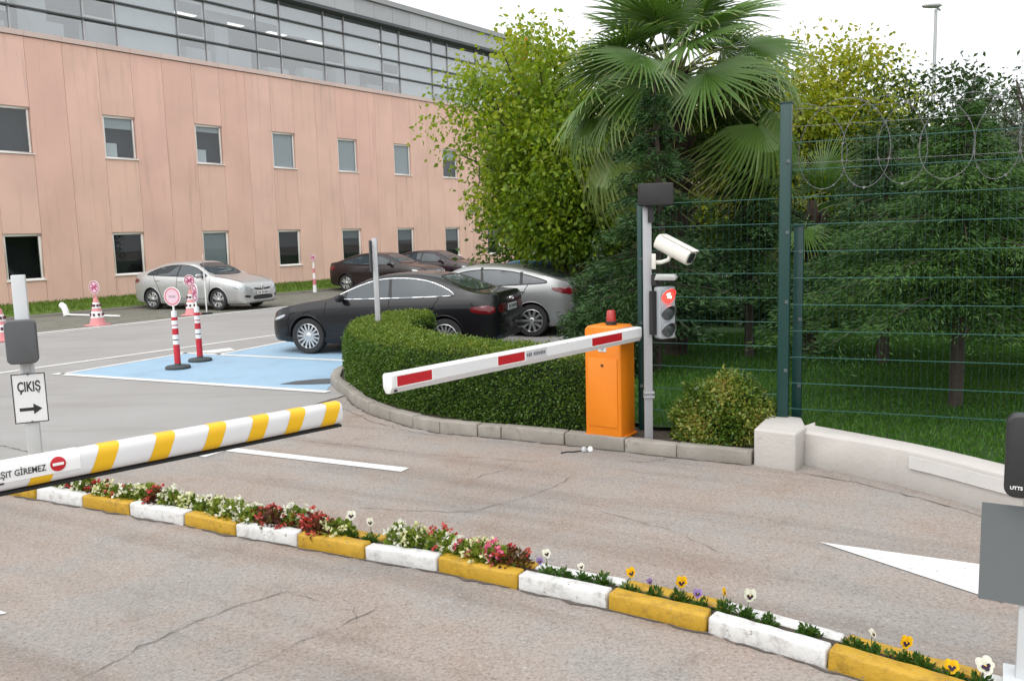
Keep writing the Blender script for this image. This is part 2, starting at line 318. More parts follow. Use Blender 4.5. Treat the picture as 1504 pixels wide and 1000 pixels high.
sheet('blue_parking_bay', [[(-5.42, 15.52), (1.0, 12.42), (1.9, 14.5), (-4.4, 17.7)]], .008, PBLUE)
sheet('bay_line', [stripe((-7.45, 13.70), (-2.5, 11.33), .15)], .012, PWHITE)
sheet('bay_line', [stripe((-6.3, 15.95), (-1.6, 13.67), .13)], .012, PWHITE)
sheet('bay_line', [stripe((-7.32, 13.62), (-6.12, 15.90), .11)], .012, PWHITE)
sheet('bay_line', [stripe((-5.42, 15.50), (-4.35, 17.85), .11)], .012, PWHITE)
sheet('bay_line', [stripe((-4.5, 17.75), (1.2, 14.95), .12)], .012, PWHITE)
sheet('bay_hatching', [[(-6.05, 15.96), (-5.55, 15.72), (-5.28, 16.1), (-5.5, 16.45)]], .012, PWHITE)
TYRE_STAIN = pm('tyre_stain', (.075, .08, .085), .9, var=.4, scale=4)
sheet('tyre_stain', [[(-3.35, 12.05), (-3.05, 11.98), (-2.62, 11.98), (-2.58, 12.45), (-2.9, 12.42), (-3.2, 12.28)]], .0125, TYRE_STAIN)
sheet('lane_line', [stripe((-2.92, 8.33), (-.98, 7.36), .13), stripe((-3.06, 8.05), (-2.82, 8.5), .16)], .006, PWHITE)
sheet('direction_arrow', [[(1.97, 5.34), (2.61, 4.38), (2.90, 4.84)]], .006, PWHITE)
sheet('direction_arrow', [[(-2.90, 4.60), (-3.5, 4.95), (-3.4, 4.3)]], .006, PWHITE)
def crack(pts, wd=.012, z=.006, jit=.02, name='crack'):
    P = [Vector(p) for p in pts]; Q = []
    for a, b in zip(P[:-1], P[1:]):
        k = max(2, int((b - a).length / .07))
        Q += [a.lerp(b, i / k) + Vector((random.gauss(0, jit * .5), random.gauss(0, jit * .5))) for i in range(k)]
    Q.append(P[-1]); mb = MB(); vs = []
    for i, p in enumerate(Q):
        t = (Q[min(i + 1, len(Q) - 1)] - Q[max(i - 1, 0)]).normalized(); n = Vector((-t.y, t.x)); ww = wd * .62 * random.uniform(.2, 1.3) * (.3 if i in (0, len(Q) - 1) else 1)
        vs += [(*(p - n * ww / 2), z), (*(p + n * ww / 2), z)]
    mb.add(vs, [(2 * i, 2 * i + 2, 2 * i + 3, 2 * i + 1) for i in range(len(Q) - 1)]); struct(mb.obj(name, CRACK))
crack([(-5.4, 4.9), (-4.35, 6.98), (-3.71, 8.13), (-3.13, 9.24), (-2.75, 9.98), (-2.2, 11.1)], .035, .0085, .012, 'road_seam')
for c in CRACKS: crack(*c)
def grime(path, d, wd, z):
    P = [Vector(p) for p in offset(path, d)]; crack(P, wd, z, .02, 'kerb_grime')

# ------------------------------------------------------------ kerb stones
def stone(a, b, wd, h, mat, parent, name='kerb_stone', bev=.014, z0=-.03, gap=.005, seed=0):
    a, b = Vector(a), Vector(b); t = (b - a).normalized(); n = Vector((-t.y, t.x)); c = (a + b) / 2 + n * wd / 2; L = (b - a).length - 2 * gap
    bm = bmesh.new(); bmesh.ops.create_cube(bm, size=1); rs = random.Random(seed * 31 + int(a.x * 97))
    for v in bm.verts: v.co = Vector((v.co.x * L, v.co.y * wd, (v.co.z + .5) * (h - z0) + z0)) + Vector((rs.gauss(0, .002), rs.gauss(0, .003), rs.gauss(0, .003)))
    bmesh.ops.subdivide_edges(bm, edges=[e for e in bm.edges if abs((e.verts[0].co - e.verts[1].co).x) > L * .5], cuts=7)
    bmesh.ops.bevel(bm, geom=[e for e in bm.edges if len(e.link_faces) == 2 and e.calc_face_angle(0) > R(40)], offset=bev, segments=2, affect='EDGES', profile=.5, clamp_overlap=True)
    for v in bm.verts:
        if v.co.z > h * .5: v.co += Vector((0, rs.gauss(0, .0016), rs.gauss(0, .0018)))
    me = bpy.data.meshes.new(name); bm.to_mesh(me); bm.free(); me.polygons.foreach_set('use_smooth', [True] * len(me.polygons)); me.set_sharp_from_angle(angle=R(45))
    o = link(name, me, mat, parent); o.location = (c.x, c.y, 0); o.rotation_euler = (0, 0, math.atan2(t.y, t.x)); return o
def offset(path, d):
    P = [Vector(p) for p in path]; out = []
    for i, p in enumerate(P):
        t = (P[min(i + 1, len(P) - 1)] - P[max(i - 1, 0)]).normalized(); out.append(p + Vector((-t.y, t.x)) * d)
    return out
# the planted median with painted kerb stones
MED = [(-4.5, 7.05), (-3.95, 6.79), (-3.44, 6.54), (-2.96, 6.30), (-2.44, 6.03), (-1.98, 5.77), (-1.49, 5.53), (-.99, 5.26), (-.50, 5.03), (-.01, 4.73), (.48, 4.44), (.95, 4.13), (1.42, 3.74), (1.87, 3.36), (2.30, 2.95), (2.7, 2.5)]
inner = offset(MED, .09); rear = offset(MED, .20)
mb = MB(); k = len(MED)
mb.add([(*p, .055) for p in inner] + [(*p, .055) for p in rear], [(i, i + 1, k + i + 1, k + i) for i in range(k - 1)])
median = struct(mb.obj('median_bed', SOIL))
for i in range(k - 1):
    stone(MED[i], MED[i + 1], .10, .095, KYEL if i % 2 == 0 else KWHITE, median, seed=i)
    stone(rear[i], rear[i + 1], .09, .068, KYEL if i % 2 == 0 else KWHITE, median, seed=i + 40)
stone(rear[0] + Vector((-.12, .06)), Vector(MED[0]) + Vector((-.12, .06)), .11, .09, KWHITE, median, seed=90)
grime(MED, -.006, .045, .0062)
# planting island: soil, concrete kerb stones, hedge
KERB = [(-1.55, 14.55), (-2.05, 14.3), (-2.42, 13.8), (-2.62, 13.2), (-2.68, 12.6), (-2.6, 12.0), (-2.43, 11.5), (-2.2, 10.98), (-1.98, 10.4), (-1.72, 9.88), (-1.40, 9.42), (-1.10, 9.05), (-.79, 8.76), (-.38, 8.55), (-.14, 8.44), (.48, 8.10), (1.02, 7.78), (1.46, 7.52), (2.05, 7.20)]
kin = offset(KERB, .10)
isl = struct(MB().add([(*p, .09) for p in kin] + [(2.3, 7.4, .09), (2.6, 7.7, .09), (1.9, 9.2, .09), (.2, 12.0, .09), (-.6, 14.4, .09)], [tuple(range(len(kin) + 5))]).obj('planting_island', SOIL))
for i in range(len(KERB) - 1): stone(KERB[i], KERB[i + 1], .13, .125 + random.uniform(-.008, .008), KCONC, isl, seed=i + 100, bev=.012)
grime(KERB[7:], -.008, .04, .0064)
# lawn behind the fence
LAWN = [(.15, 9.35), (1.15, 8.5), (1.4, 8.2), (1.9, 8.12), (2.3, 7.75), (2.62, 7.42), (2.95, 7.0), (3.2, 6.7), (3.45, 6.25), (3.68, 5.72), (3.95, 5.1), (4.3, 3.2), (60, 3), (70, 90), (30, 90), (7, 24), (1.95, 16.6), (1.0, 14.4), (-.75, 13.4), (-.7, 12.0), (-.2, 10.6)]
lawn = struct(MB().sheet(LAWN, .13).obj('lawn', GRASS))

# ------------------------------------------------------------ low whitewashed wall and mesh fence
WL = [(2.47, 7.24), (2.74, 6.89), (2.96, 6.60), (3.12, 6.35), (3.24, 6.11), (3.36, 5.85), (3.48, 5.60), (3.72, 5.0), (3.93, 4.2), (4.05, 3.3)]
wall = thing('low_wall', 'low whitewashed concrete wall with square end block below the green mesh fence', 'wall')
wb = offset(WL, .23); mb = MB(); k = len(WL); vs = []
for a, b in zip(WL, wb): vs += [(*a, -.02), (*a, .295), (*b, .305), (*b, -.02)]
mb.add(vs, [(4 * i + j, 4 * i + 4 + j, 4 * i + 4 + (j + 1) % 4, 4 * i + (j + 1) % 4) for i in range(k - 1) for j in range(4)] + [(3, 2, 1, 0), tuple(range(4 * k - 4, 4 * k))])
mb.obj('wall_body', WALLW, wall, bevel=.02, seg=2)
MB().prism([(2.07, 7.21), (2.36, 6.99), (2.53, 7.22), (2.62, 7.60), (2.38, 7.78)], -.02, .325).obj('end_block', WALLW, wall, bevel=.022, seg=3)
st = offset([(3.06, 6.43), (3.15, 6.28), (3.24, 6.10), (3.36, 5.84), (3.48, 5.60), (3.6, 5.3)], -.012); st2 = offset([(3.06, 6.43), (3.15, 6.28), (3.24, 6.10), (3.36, 5.84), (3.48, 5.60), (3.6, 5.3)], -.002)
mb = MB(); vs = []
for a, b in zip(st, st2): vs += [(*a, .165), (*a, .262), (*b, .262), (*b, .165)]
mb.add(vs, [(4 * i + j, 4 * i + 4 + j, 4 * i + 4 + (j + 1) % 4, 4 * i + (j + 1) % 4) for i in range(len(st) - 1) for j in range(4)] + [(3, 2, 1, 0), tuple(range(4 * len(st) - 4, 4 * len(st)))])
mb.obj('cover_strip', pm('strip_render', (.56, .545, .525), .8, var=.1, bmp=.3, bscale=40, dirt=(.38, .34, .31), dscale=5, dthr=.58), wall)
FB = Vector((2.47, 7.67)); FD = Vector((.912, -.410))
def fence(name, label, a, b, z0, z1, posts, nw=11):
    t = thing(name, label, 'fence'); a, b = Vector(a), Vector(b); L = (b - a).length; dr = (b - a) / L
    for p, zb, zt, wd in posts:
        po = MB().box((p[0], p[1], (zb + zt) / 2), (wd, wd, zt - zb), math.atan2(dr.y, dr.x)).obj('post', GREEN, t, bevel=.006)
        MB().box((p[0], p[1], zt + .006), (wd + .012, wd + .012, .012), math.atan2(dr.y, dr.x)).obj('post_cap', GREEN, po)
        cl = MB()
        for z in np.arange(zb + .45, zt - .2, .62): cl.box((p[0] - .0, p[1] - wd / 2 - .008, z), (.03, .012, .03))
        cl.obj('clamp', pm('clamp_steel', (.12, .15, .15), .4, .5), po)
    dz = (z1 - z0) / (nw - 1)
    for i in range(nw):
        z = z0 + dz * i
        MB().tube([(*a, z), (*b, z)], .0038, 6).obj('wire', GWIRE, t, smooth=60)
    mb = MB(); x = .03
    while x < L:
        p = a + dr * x; mb.tube([(*p, z0 - .02), (*p, z1 + .02)], .0013, 4, cap=False); x += .055
    mb.obj('vertical_wires', GREEN, t)['kind'] = 'stuff'
    return t
fence('mesh_fence', 'green welded mesh fence with tall post above the low white wall', FB, FB + FD * 4.6, .40, 2.78,
      [((FB.x, FB.y), .31, 3.12, .095), ((2.66, 7.86), .13, 2.05, .085), (tuple(FB + FD * 4.6), .13, 3.12, .105)])
fence('mesh_fence', 'green welded mesh fence panel behind the round bush and signal pole', (1.262, 8.28), (2.42, 7.70), .30, 2.30, [((1.262, 8.28), .09, 2.30, .045)], 10)
rz = thing('razor_wire', 'coil of galvanised razor wire along the top of the green mesh fence', 'razor wire')
pts = []; nn = Vector((-FD.y, FD.x))
for i in range(0, 12 * 48 + 1):
    th = 2 * math.pi * i / 48; s = .12 + .335 * th / (2 * math.pi) + (.27 + .02 * math.sin(th * .37)) * math.sin(th) + .03 * math.sin(th * .23)
    p = FB + FD * s + nn * (.06 * math.sin(th * .5)); rr = .345 + .02 * math.sin(th * .21); pts.append((p.x, p.y, 2.745 + rr * math.cos(th) * 1.05))
coil = MB().tube(pts, .0030, 5).obj('coil', WIRE, rz, smooth=60)
mb = MB()
for i in range(3, len(pts) - 1, 3):
    p = Vector(pts[i]); t_ = (Vector(pts[i + 1]) - p).normalized(); q = Vector((random.gauss(0, 1), random.gauss(0, 1), random.gauss(0, 1))).cross(t_).normalized()
    mb.add([p - t_ * .016, p + q * .013, p + t_ * .016, p - q * .013], [(0, 1, 2, 3)])
mb.obj('blades', WIRE, rz)['kind'] = 'stuff'
for z, sag in ((3.07, .04), (2.92, .02), (2.60, .01)):
    MB().tube([(*(FB + FD * (4.6 * i / 20)), z - sag * math.sin(math.pi * i / 20)) for i in range(21)], .0021, 5).obj('support_strand', WIRE, rz)

# ------------------------------------------------------------ office building
bld = thing('office_building', 'long office building with pink panelled wall and glazed grey top storey', 'building', (N2.x * -31.7, N2.y * -31.7, 0), math.atan2(D2.y, D2.x))
S0, PW = 17.66, 1.3125
def bbox(name, mat, s0, s1, y0, y1, z0, z1, parent=bld, bevel=0):
    o = MB().box((0, 0, 0), (s1 - s0, y1 - y0, z1 - z0)).obj(name, mat, parent, bevel=bevel); o.location = ((s0 + s1) / 2, (y0 + y1) / 2, (z0 + z1) / 2); return o
KA, KB = -7, 24
SA, SB = S0 + KA * PW, S0 + KB * PW
bbox('wall_core', ROOMD, SA, SB, .50, .70, 0, 9.3); 
g = .006
for k in range(KA, KB):
    a, b = S0 + k * PW + g, S0 + (k + 1) * PW - g
    if k % 3 == 0:
        for z0, z1 in ((.02, .87), (2.55, 5.31), (6.96, 9.36)): bbox('wall_panel', PINK, a, b, 0, .2, z0, z1)
        for wi, (z0, z1) in enumerate(((.875, 2.545), (5.315, 6.955))):
            c = (a + b) / 2; wv, hv = (b - a) + .008, z1 - z0; f = .09
            mb = MB()
            mb.box((0, 0, hv / 2 - f / 2), (wv, .09, f)).box((0, 0, -hv / 2 + f / 2), (wv, .09, f)).box((-wv / 2 + f / 2, 0, 0), (f, .09, hv - 2 * f)).box((wv / 2 - f / 2, 0, 0), (f, .09, hv - 2 * f))
            wn = mb.obj('window', FRAME, bld, bevel=.006); wn.location = (c, .115, (z0 + z1) / 2)
            pn = MB().box((0, .01, 0), (wv - 2 * f, .012, hv - 2 * f)).obj('pane', GLASSD if wi == 0 else GLASS, wn)
            MB().box((0, -.105, -hv / 2 + .02), (wv + .05, .12, .035)).obj('sill', FRAME, wn)
            mb = MB(); mb.box((0, .40, 0), (wv + .3, .02, hv + .2)).obj('room', ROOMD, wn)
            rs = random.Random(k * 7 + wi); q = rs.random()
            fr = {(0, 0): .0, (3, 0): 1, (6, 0): 0, (9, 0): .25, (0, 1): .26, (3, 1): .14, (6, 1): 1, (9, 1): 1, (12, 1): 1, (-3, 1): 0, (-3, 0): 0}.get((k, wi), q * .5)
            if fr > .02:
                hh = (hv - 2 * f) * fr; MB().box((0, .06, hv / 2 - f - hh / 2), (wv - 2 * f - .02, .012, hh)).obj('blind', pm('window_blind', (.40, .43, .44), .8, var=.06) if wi or k != 3 else BLIND, wn)
            if (k, wi) in ((0, 1), (3, 1)):
                MB().box((-wv * .2, .14, -hv * .28), (wv * .32, .05, hv * .32)).obj('paper_box', INW, wn)
            for sx in (-1, 1): pass
    else:
        bbox('wall_panel', PINK, a, b, 0, .2, .02, 9.36)
    led = bbox('ledge_panel', pm('ledge_pale', (.66, .52, .47), .7, var=.08, rnd=.1), a - g + .004, b + g - .004, -.06, .34, 9.385, 9.56)

# glazed storey: horizontal fins, mullions, panes, blinds, interior
ZR = [9.57, 10.42, 11.25, 12.07, 12.86]; GY = .30
for z in ZR[1:4]:
    bbox('fin', FIN, SA, SB, GY - .14, GY - .01, z - .028, z + .028)
bbox('eaves', FIN, SA, SB, GY - .55, GY + .2, 12.86, 13.0)
k = KA
cols = []
for m in range(-3, 9):
    base = S0 + m * 3 * PW
    cols += [(base - .28, base + 1.03, True, m), (base + 1.03, base + 3.66, False, m)]
BLINDS = {(0, False): (1, 1, 1, 1), (1, False): (0, 0, .35, 1), (1, True): (0, 0, .2, 1), (2, True): (0, 0, .35, 1), (2, False): (0, 0, .75, 1), (3, True): (0, 0, .8, 1), (3, False): (.05, .75, 1, 1), (4, True): (.3, .2, .9, 1), (4, False): (.85, 1, 1, 1), (5, False): (.9, 1, 1, 1), (5, True): (.5, 1, 1, 1), (-1, False): (0, 0, 0, 0), (0, True): (0, 0, 0, 0)}
TINTB = pm('spandrel_blue_grey', (.62, .68, .69), .35, var=.04); UPB = pm('upper_blind_grey', (.50, .52, .54), .6, var=.06)
for (a, b, narrow, m) in cols:
    if a < SA or b > SB: continue
    bbox('mullion', pm('mullion_grey', (.50, .50, .51), .5, .2), a - .02, a + .02, GY - .06, GY + .06, 9.57, 12.86)
    bl = BLINDS.get((m, narrow), (random.random() * .4, random.random(), 1, 1))
    for r in range(4):
        z0, z1 = ZR[r], ZR[r + 1]
        p = bbox('pane', GLASSC, a + .02, b - .02, GY - .006, GY + .006, z0 + (.0 if r == 0 else .035), z1 - .036)
        if bl[r] > .04:
            hh = (z1 - z0) * bl[r]
            bb_ = MB().box((0, .09, (z1 - z0) / 2 - hh / 2), (b - a - .08, .015, hh)).obj('blind', UPB if r == 3 else (TINTB if m == 0 else BLIND), p)
    if narrow:
        mb = MB(); f = .07; wv, hv = b - a - .08, 1.5
        mb.box((0, 0, hv / 2), (wv, .06, f)).box((0, 0, -hv / 2), (wv, .06, f)).box((-wv / 2, 0, 0), (f, .06, hv)).box((wv / 2, 0, 0), (f, .06, hv))
        o = mb.obj('opening_sash', FRAME, bld); o.location = ((a + b) / 2, GY + .045, 10.56 + hv / 2)
bbox('interior_floor', ROOM, SA, SB, .4, 7, 9.4, 9.5); bbox('interior_ceiling', INW, SA, SB, .45, 7, 12.4, 12.5); bbox('interior_wall', ROOM, SA, SB, 7, 7.1, 9.4, 12.5)
CL = emit('ceiling_light', (1, .96, .86), .9)
for i, s in enumerate(np.arange(SA + 2, SB - 1, 2.6)):
    for y in (1.6, 3.6): bbox('ceiling_light', CL, s, s + 1.1, y, y + .3, 12.37, 12.398)
for s in np.arange(S0 - 3.2, SB, 2 * 3 * PW * .5 * 2): bbox('column', INW, s + 1.6 - .35, s + 1.6 + .35, 1.0, 1.7, 9.5, 12.4)
for i, s in enumerate(np.arange(S0 - 4, SB, 2.1)): bbox('desk', INW, s, s + 1.2, .9, 1.5, 9.5, 9.5 + .5 + .25 * (i % 3))
k = KA
for i in range(int((SB - SA) / 1.32)):
    a = SA + i * 1.32; bbox('parapet_panel', ALU, a + .008, a + 1.312, GY - .48, GY - .40, 13.01, 13.80)
bbox('parapet_core', FIN, SA, SB, GY - .39, GY + 7, 13.01, 13.72)
bbox('coping', pm('coping_grey', (.33, .335, .34), .5, .2), SA, SB, GY - .62, GY - .2, 13.81, 14.06)
bbox('roof_plant_room', ALU, S0 + 6.5, S0 + 13.6, 3, 7, 13.73, 15.6)
# ------------------------------------------------------------ barriers
def cabinet(label, loc, rz, mat, beacon=True):
    t = thing('barrier_cabinet', label, 'barrier cabinet', loc, rz)
    w_, d_, h_ = .38, .30, 1.07
    mb = MB(); mb.prism([(-w_ / 2, 0), (w_ / 2, 0), (w_ / 2, h_ - .035), (w_ / 2 - .03, h_), (-w_ / 2 + .03, h_), (-w_ / 2, h_ - .035)], -d_ / 2, d_ / 2, plate_matrix((0, 0, 0)))
    mb.obj('housing', mat, t, bevel=.014, seg=3)
    dr = MB().prism(rounded_rect(w_ - .07, .66, .008), 0, .008, plate_matrix((0, -d_ / 2 - .0005, .44))).obj('door', mat, t, bevel=.003)
    MB().lathe([(.012, 0), (.012, .008), (.005, .010)], 12, plate_matrix((.0, -d_ / 2 - .009, .70))).obj('lock', DARK, dr)
    lab = MB().prism(rounded_rect(.085, .062, .004), 0, .003, plate_matrix((.0, -d_ / 2 - .0005, .86))).obj('sticker', pm('grey_sticker', (.55, .58, .58), .4), t)
    mb = MB()
    for i in range(3): mb.prism(rounded_rect(.05 - .012 * i, .006, .002, 2), 0, .001, plate_matrix((0, -d_ / 2 - .004, .873 - .014 * i)))
    mb.obj('print', GREY, lab)
    MB().box((0, 0, .012), (w_ + .03, d_ + .03, .024)).obj('base_plate', mat, t, bevel=.004)
    if beacon:
        b = MB().lathe([(.052, 0), (.052, .03), (.047, .035)], 24, Matrix.Translation((.02, 0, h_ + .001))).obj('beacon_base', DARK, t, smooth=40)
        MB().lathe([(.046, 0), (.046, .012), (.043, .085), (.036, .102), (.012, .108)], 24, Matrix.Translation((.02, 0, h_ + .036))).obj('beacon_lens', pm('beacon_red', (.38, .025, .02), .15, var=.15, coat=.6), b, smooth=40)
    return t
cabinet('orange steel barrier cabinet with red beacon beside the clipped hedge', (.932, 8.07, .10), math.atan2(-.56, .83), ORANGE)
def flat(mb, s0, s1, z0, z1, y, th=.0015, sk=0): mb.add([(s0, y, z0), (s1, y, z0), (s1 + sk, y, z1), (s0 + sk, y, z1), (s0, y + th, z0), (s1, y + th, z0), (s1 + sk, y + th, z1), (s0 + sk, y + th, z1)], [(0, 1, 2, 3), (7, 6, 5, 4), (0, 4, 5, 1), (3, 2, 6, 7), (0, 3, 7, 4), (1, 5, 6, 2)])
# far boom: white profile with red reflectors; local x runs from the tip to the pivot
fb = thing('barrier_boom', 'white square barrier boom with red reflective blocks on the orange cabinet', 'barrier boom', (-.814, 5.53, 1.10), math.atan2(.765, .645))
prof = [(-.034, .052), (-.042, .064), (.034, .064), (.042, .052), (.042, -.028), (.022, -.066), (-.022, -.066), (-.042, -.028), (-.042, .052)][1:]
prof = [(-.030, .064), (.030, .064), (.042, .052), (.042, -.026), (.020, -.066), (-.020, -.066), (-.042, -.026), (-.042, .052)]
mb = MB(); n = len(prof); L = 3.09
mb.add([(x, y, z) for x in (0, 1.30, 1.302, L) for y, z in prof], [(i * n + j, i * n + (j + 1) % n, i * n + n + (j + 1) % n, i * n + n + j) for i in (0, 1, 2) for j in range(n)] + [tuple(range(n))[::-1], tuple(range(3 * n, 4 * n))])
mb.obj('boom_profile', BOOMW, fb)
mb = MB(); mb.add([(x, y * 1.04, z * 1.04) for x in (-.022, .012) for y, z in prof], [(j, (j + 1) % n, n + (j + 1) % n, n + j) for j in range(n)] + [tuple(range(n))[::-1], tuple(range(n, 2 * n))])
mb.obj('end_cap', WHITE, fb, bevel=.006)
MB().box((.02, -.036, -.05), (.02, .01, .014)).obj('screw', DARK, fb)
for a, b in ((.03, .35), (1.045, 1.36), (2.28, 2.75)):
    mb = MB(); flat(mb, a, b, -.022, .046, -.0435); r_ = mb.obj('reflector', REDP, fb)
    mb = MB(); flat(mb, a - .012, b + .012, -.030, .052, -.0428, .0004); mb.obj('reflector_backing', WHITE, r_)
mb = MB(); flat(mb, 1.38, 1.64, -.022, .046, -.0432, .0008); stk = mb.obj('sticker', pm('pale_sticker', (.55, .54, .57), .4), fb)
mb = MB()
for i, x in enumerate((1.395, 1.417, 1.439, 1.478, 1.500, 1.522, 1.544, 1.566, 1.588, 1.610)): mb.prism(rounded_rect(.014, .030 if i % 3 else .024, .003, 2), 0, .0008, plate_matrix((x, -.0434, .014)))
mb.obj('print', GREY, stk)['kind'] = 'stuff'
mb = MB(); flat(mb, 1.30, 1.305, -.026, .05, -.0428, .0006); mb.obj('joint', GREY, fb)
MB().box((3.02, .085, -.01), (.18, .10, .12)).obj('boom_clamp', pm('clamp_grey', (.25, .25, .26), .5, .5), fb, bevel=.006)
# near boom: round white tube, slanted yellow bands, black rubber edge; local x from pivot (off to the left) to the tip
dvx, dvy = .7213, .6926; LN = 3.1
nb = thing('barrier_boom', 'thick round white barrier boom with slanted yellow bands and black rubber edge', 'barrier boom', (-.968 - dvx * LN, 4.606 - dvy * LN, 1.10), math.atan2(dvy, dvx))
RB = .060
def sec(a, o=0):
    c, s = math.cos(a), math.sin(a); return ((.050 + o) * math.copysign(abs(c) ** .6, c), .008 + (RB + o) * math.copysign(abs(s) ** .6, s))
def ring(x): return [(x, *sec(a)) for a in np.linspace(0, 2 * math.pi, 33)[:-1]]
mb = MB(); n = 32; mb.add(ring(0) + ring(LN - .004) + [(LN, y * .93, .008 + (z - .008) * .93) for _, y, z in ring(0)], [(i * n + j, i * n + (j + 1) % n, i * n + n + (j + 1) % n, i * n + n + j) for i in (0, 1) for j in range(n)] + [tuple(range(n))[::-1], tuple(range(2 * n, 3 * n))])
mb.obj('boom_tube', BOOMW, nb, smooth=50)
MB().prism([(-.026, -.060), (.026, -.060), (.024, -.046), (-.024, -.046)], 0, LN + .002, Matrix(((0, 0, 1, 0), (1, 0, 0, 0), (0, 1, 0, 0), (0, 0, 0, 1))) @ Matrix.Translation((0, -.012, 0))).obj('rubber_edge', BLACK, nb)
for s in (.075, .29, .50, .73, .985, 1.24, 1.49, 1.74, 2.0):
    mb = MB(); vs = []; K = 25; wd = .088
    for j in range(K):
        a = R(62 + (292 - 62) * j / (K - 1)); y, z = sec(a, .0012); xc = LN - s + (z - .008) * .42
        vs += [(min(xc - wd / 2, LN - .002), y, z), (min(xc + wd / 2, LN - .002), y, z)]
    mb.add(vs, [(2 * j, 2 * j + 1, 2 * j + 3, 2 * j + 2) for j in range(K - 1)]); mb.obj('yellow_band', YELP, nb, smooth=60)
# white notice wrapped round the upper half of the boom, with its lettering
mb = MB(); vs = []
for j in range(20):
    a = R(75 + (189 - 75) * j / 19); y, z = sec(a, .0024); vs += [(LN - 2.35, y, z), (LN - 1.345, y, z)]
mb.add(vs, [(2 * j, 2 * j + 1, 2 * j + 3, 2 * j + 2) for j in range(19)]); notice = mb.obj('notice', WHITE, nb, smooth=60)
def wrap(o):
    for v in o.data.vertices:          # bend a flat graphic (x, 0, height) on to the tube
        s = min(.999, abs(v.co.z) / (RB + .0024)) ** (1 / .6); v.co = (v.co.x, -(.0535 * (1 - s * s) ** .3 + .0012 + max(0, -v.co.y) * .3), .008 + v.co.z)
INK = pm('black_ink', (.02, .02, .022), .5)
o = text('lettering', 'TAŞIT GİREMEZ', .037, INK, Matrix.Translation((LN - 1.483, 0, .012)) @ plate_matrix((0, 0, 0)) @ Matrix.Diagonal((.78, 1, 1, 1)), notice, .0005, 'RIGHT'); wrap(o)
mb = MB(); mb.prism([(LN - 1.95, -.026), (LN - 1.645, -.026), (LN - 1.645, -.018), (LN - 1.95, -.018)], 0, .0004, plate_matrix((0, 0, 0))); o = mb.obj('fine_print', INK, notice); wrap(o)
mb = MB(); vs = [(LN - 1.435, 0, .018)] + [(LN - 1.435 + .031 * q / 6 * math.cos(a), 0, .018 + .031 * q / 6 * math.sin(a)) for q in range(1, 7) for a in np.linspace(0, 2 * math.pi, 41)[:-1]]
mb.add(vs, [(0, 1 + j, 1 + (j + 1) % 40) for j in range(40)] + [(1 + q * 40 + j, 41 + q * 40 + j, 41 + q * 40 + (j + 1) % 40, 1 + q * 40 + (j + 1) % 40) for q in range(5) for j in range(40)]); o = mb.obj('no_entry_disc', REDP, notice); wrap(o)
mb = MB(); mb.prism([(-.022, -.006), (.022, -.006), (.022, .006), (-.022, .006)], 0, .004, plate_matrix((LN - 1.435, -.003, .018))); o = mb.obj('no_entry_bar', WHITE, notice); wrap(o)
cabinet('orange steel barrier cabinet carrying the yellow banded boom', (-.968 - dvx * (LN - .1) - .2, 4.606 - dvy * (LN - .1) + .16, .10), math.atan2(dvy, dvx) - math.pi / 2 + .0, ORANGE)

# ------------------------------------------------------------ reader posts on the median
def reader_post(label, loc, rz, sz):
    t = thing('reader_post', label, 'reader post', loc, rz, None)
    return t
INKG = pm('sign_face_white', (.74, .75, .75), .45, var=.03)
lp = reader_post('pale square post with grey reader box and black framed exit sign', (-4.13, 7.16, .085), R(24), 1)
MB().box((0, .055, .87), (.105, .09, 1.74)).obj('post', POSTP, lp, bevel=.008)
MB().prism(rounded_rect(.235, .37, .045, 6), 0, .085, plate_matrix((-.01, -.012, 1.185))).obj('reader_box', GREY, lp, bevel=.012, seg=3)
MB().box((0, .0, .97), (.05, .03, .10)).obj('bracket', GALV, lp)
sg = MB().prism(rounded_rect(.255, .425, .006, 2), 0, .006, plate_matrix((.005, .002, .695))).obj('exit_sign', INKG, lp)
mb = MB()
for x0, x1, z0, z1 in ((-.1275, .1275, .2045, .2125), (-.1275, .1275, -.2125, -.2045), (-.1275, -.1195, -.2045, .2045), (.1195, .1275, -.2045, .2045)): mb.prism([(x0, z0), (x1, z0), (x1, z1), (x0, z1)], 0, .002, plate_matrix((.005, -.0042, .695)))
mb.obj('sign_border', INK, sg)
text('lettering', 'ÇIKIŞ', .118, INK, plate_matrix((.005, -.0052, .79)) @ Matrix.Diagonal((.60, 1, 1, 1)), sg, .003)
MB().prism([(-.085, -.014), (.02, -.014), (.02, -.046), (.085, 0), (.02, .046), (.02, .014), (-.085, .014)], 0, .0015, plate_matrix((.005, -.0045, .60))).obj('arrow', INK, sg)
mb = MB()
for z in (.205, -.205): mb.lathe([(.007, 0), (.007, .003)], 10, plate_matrix((.005, -.0065, .695 + z * .985)))
mb.obj('screw', GREY, sg)
rp = reader_post('pale square post with black card reader and blank dark grey plate', (2.15, 3.385, .085), R(-30), 1)
MB().box((0, .05, .78), (.11, .09, 1.56)).obj('post', POSTP, rp, bevel=.008)
rb_ = MB().prism(rounded_rect(.235, .345, .042, 6), 0, .075, plate_matrix((-.012, -.010, 1.015))).obj('card_reader', pm('reader_black', (.022, .023, .024), .4, var=.1), rp, bevel=.010, seg=3)
text('lettering', 'UTTS', .019, WHITE, plate_matrix((-.085, -.0865, .885)), rb_, .0006)
MB().prism(rounded_rect(.05, .03, .003), 0, .001, plate_matrix((-.012, -.0858, 1.15))).obj('badge', WHITE, rb_)
text('badge_print', 'E', .022, INK, plate_matrix((-.022, -.0870, 1.15)), rb_, .0005)
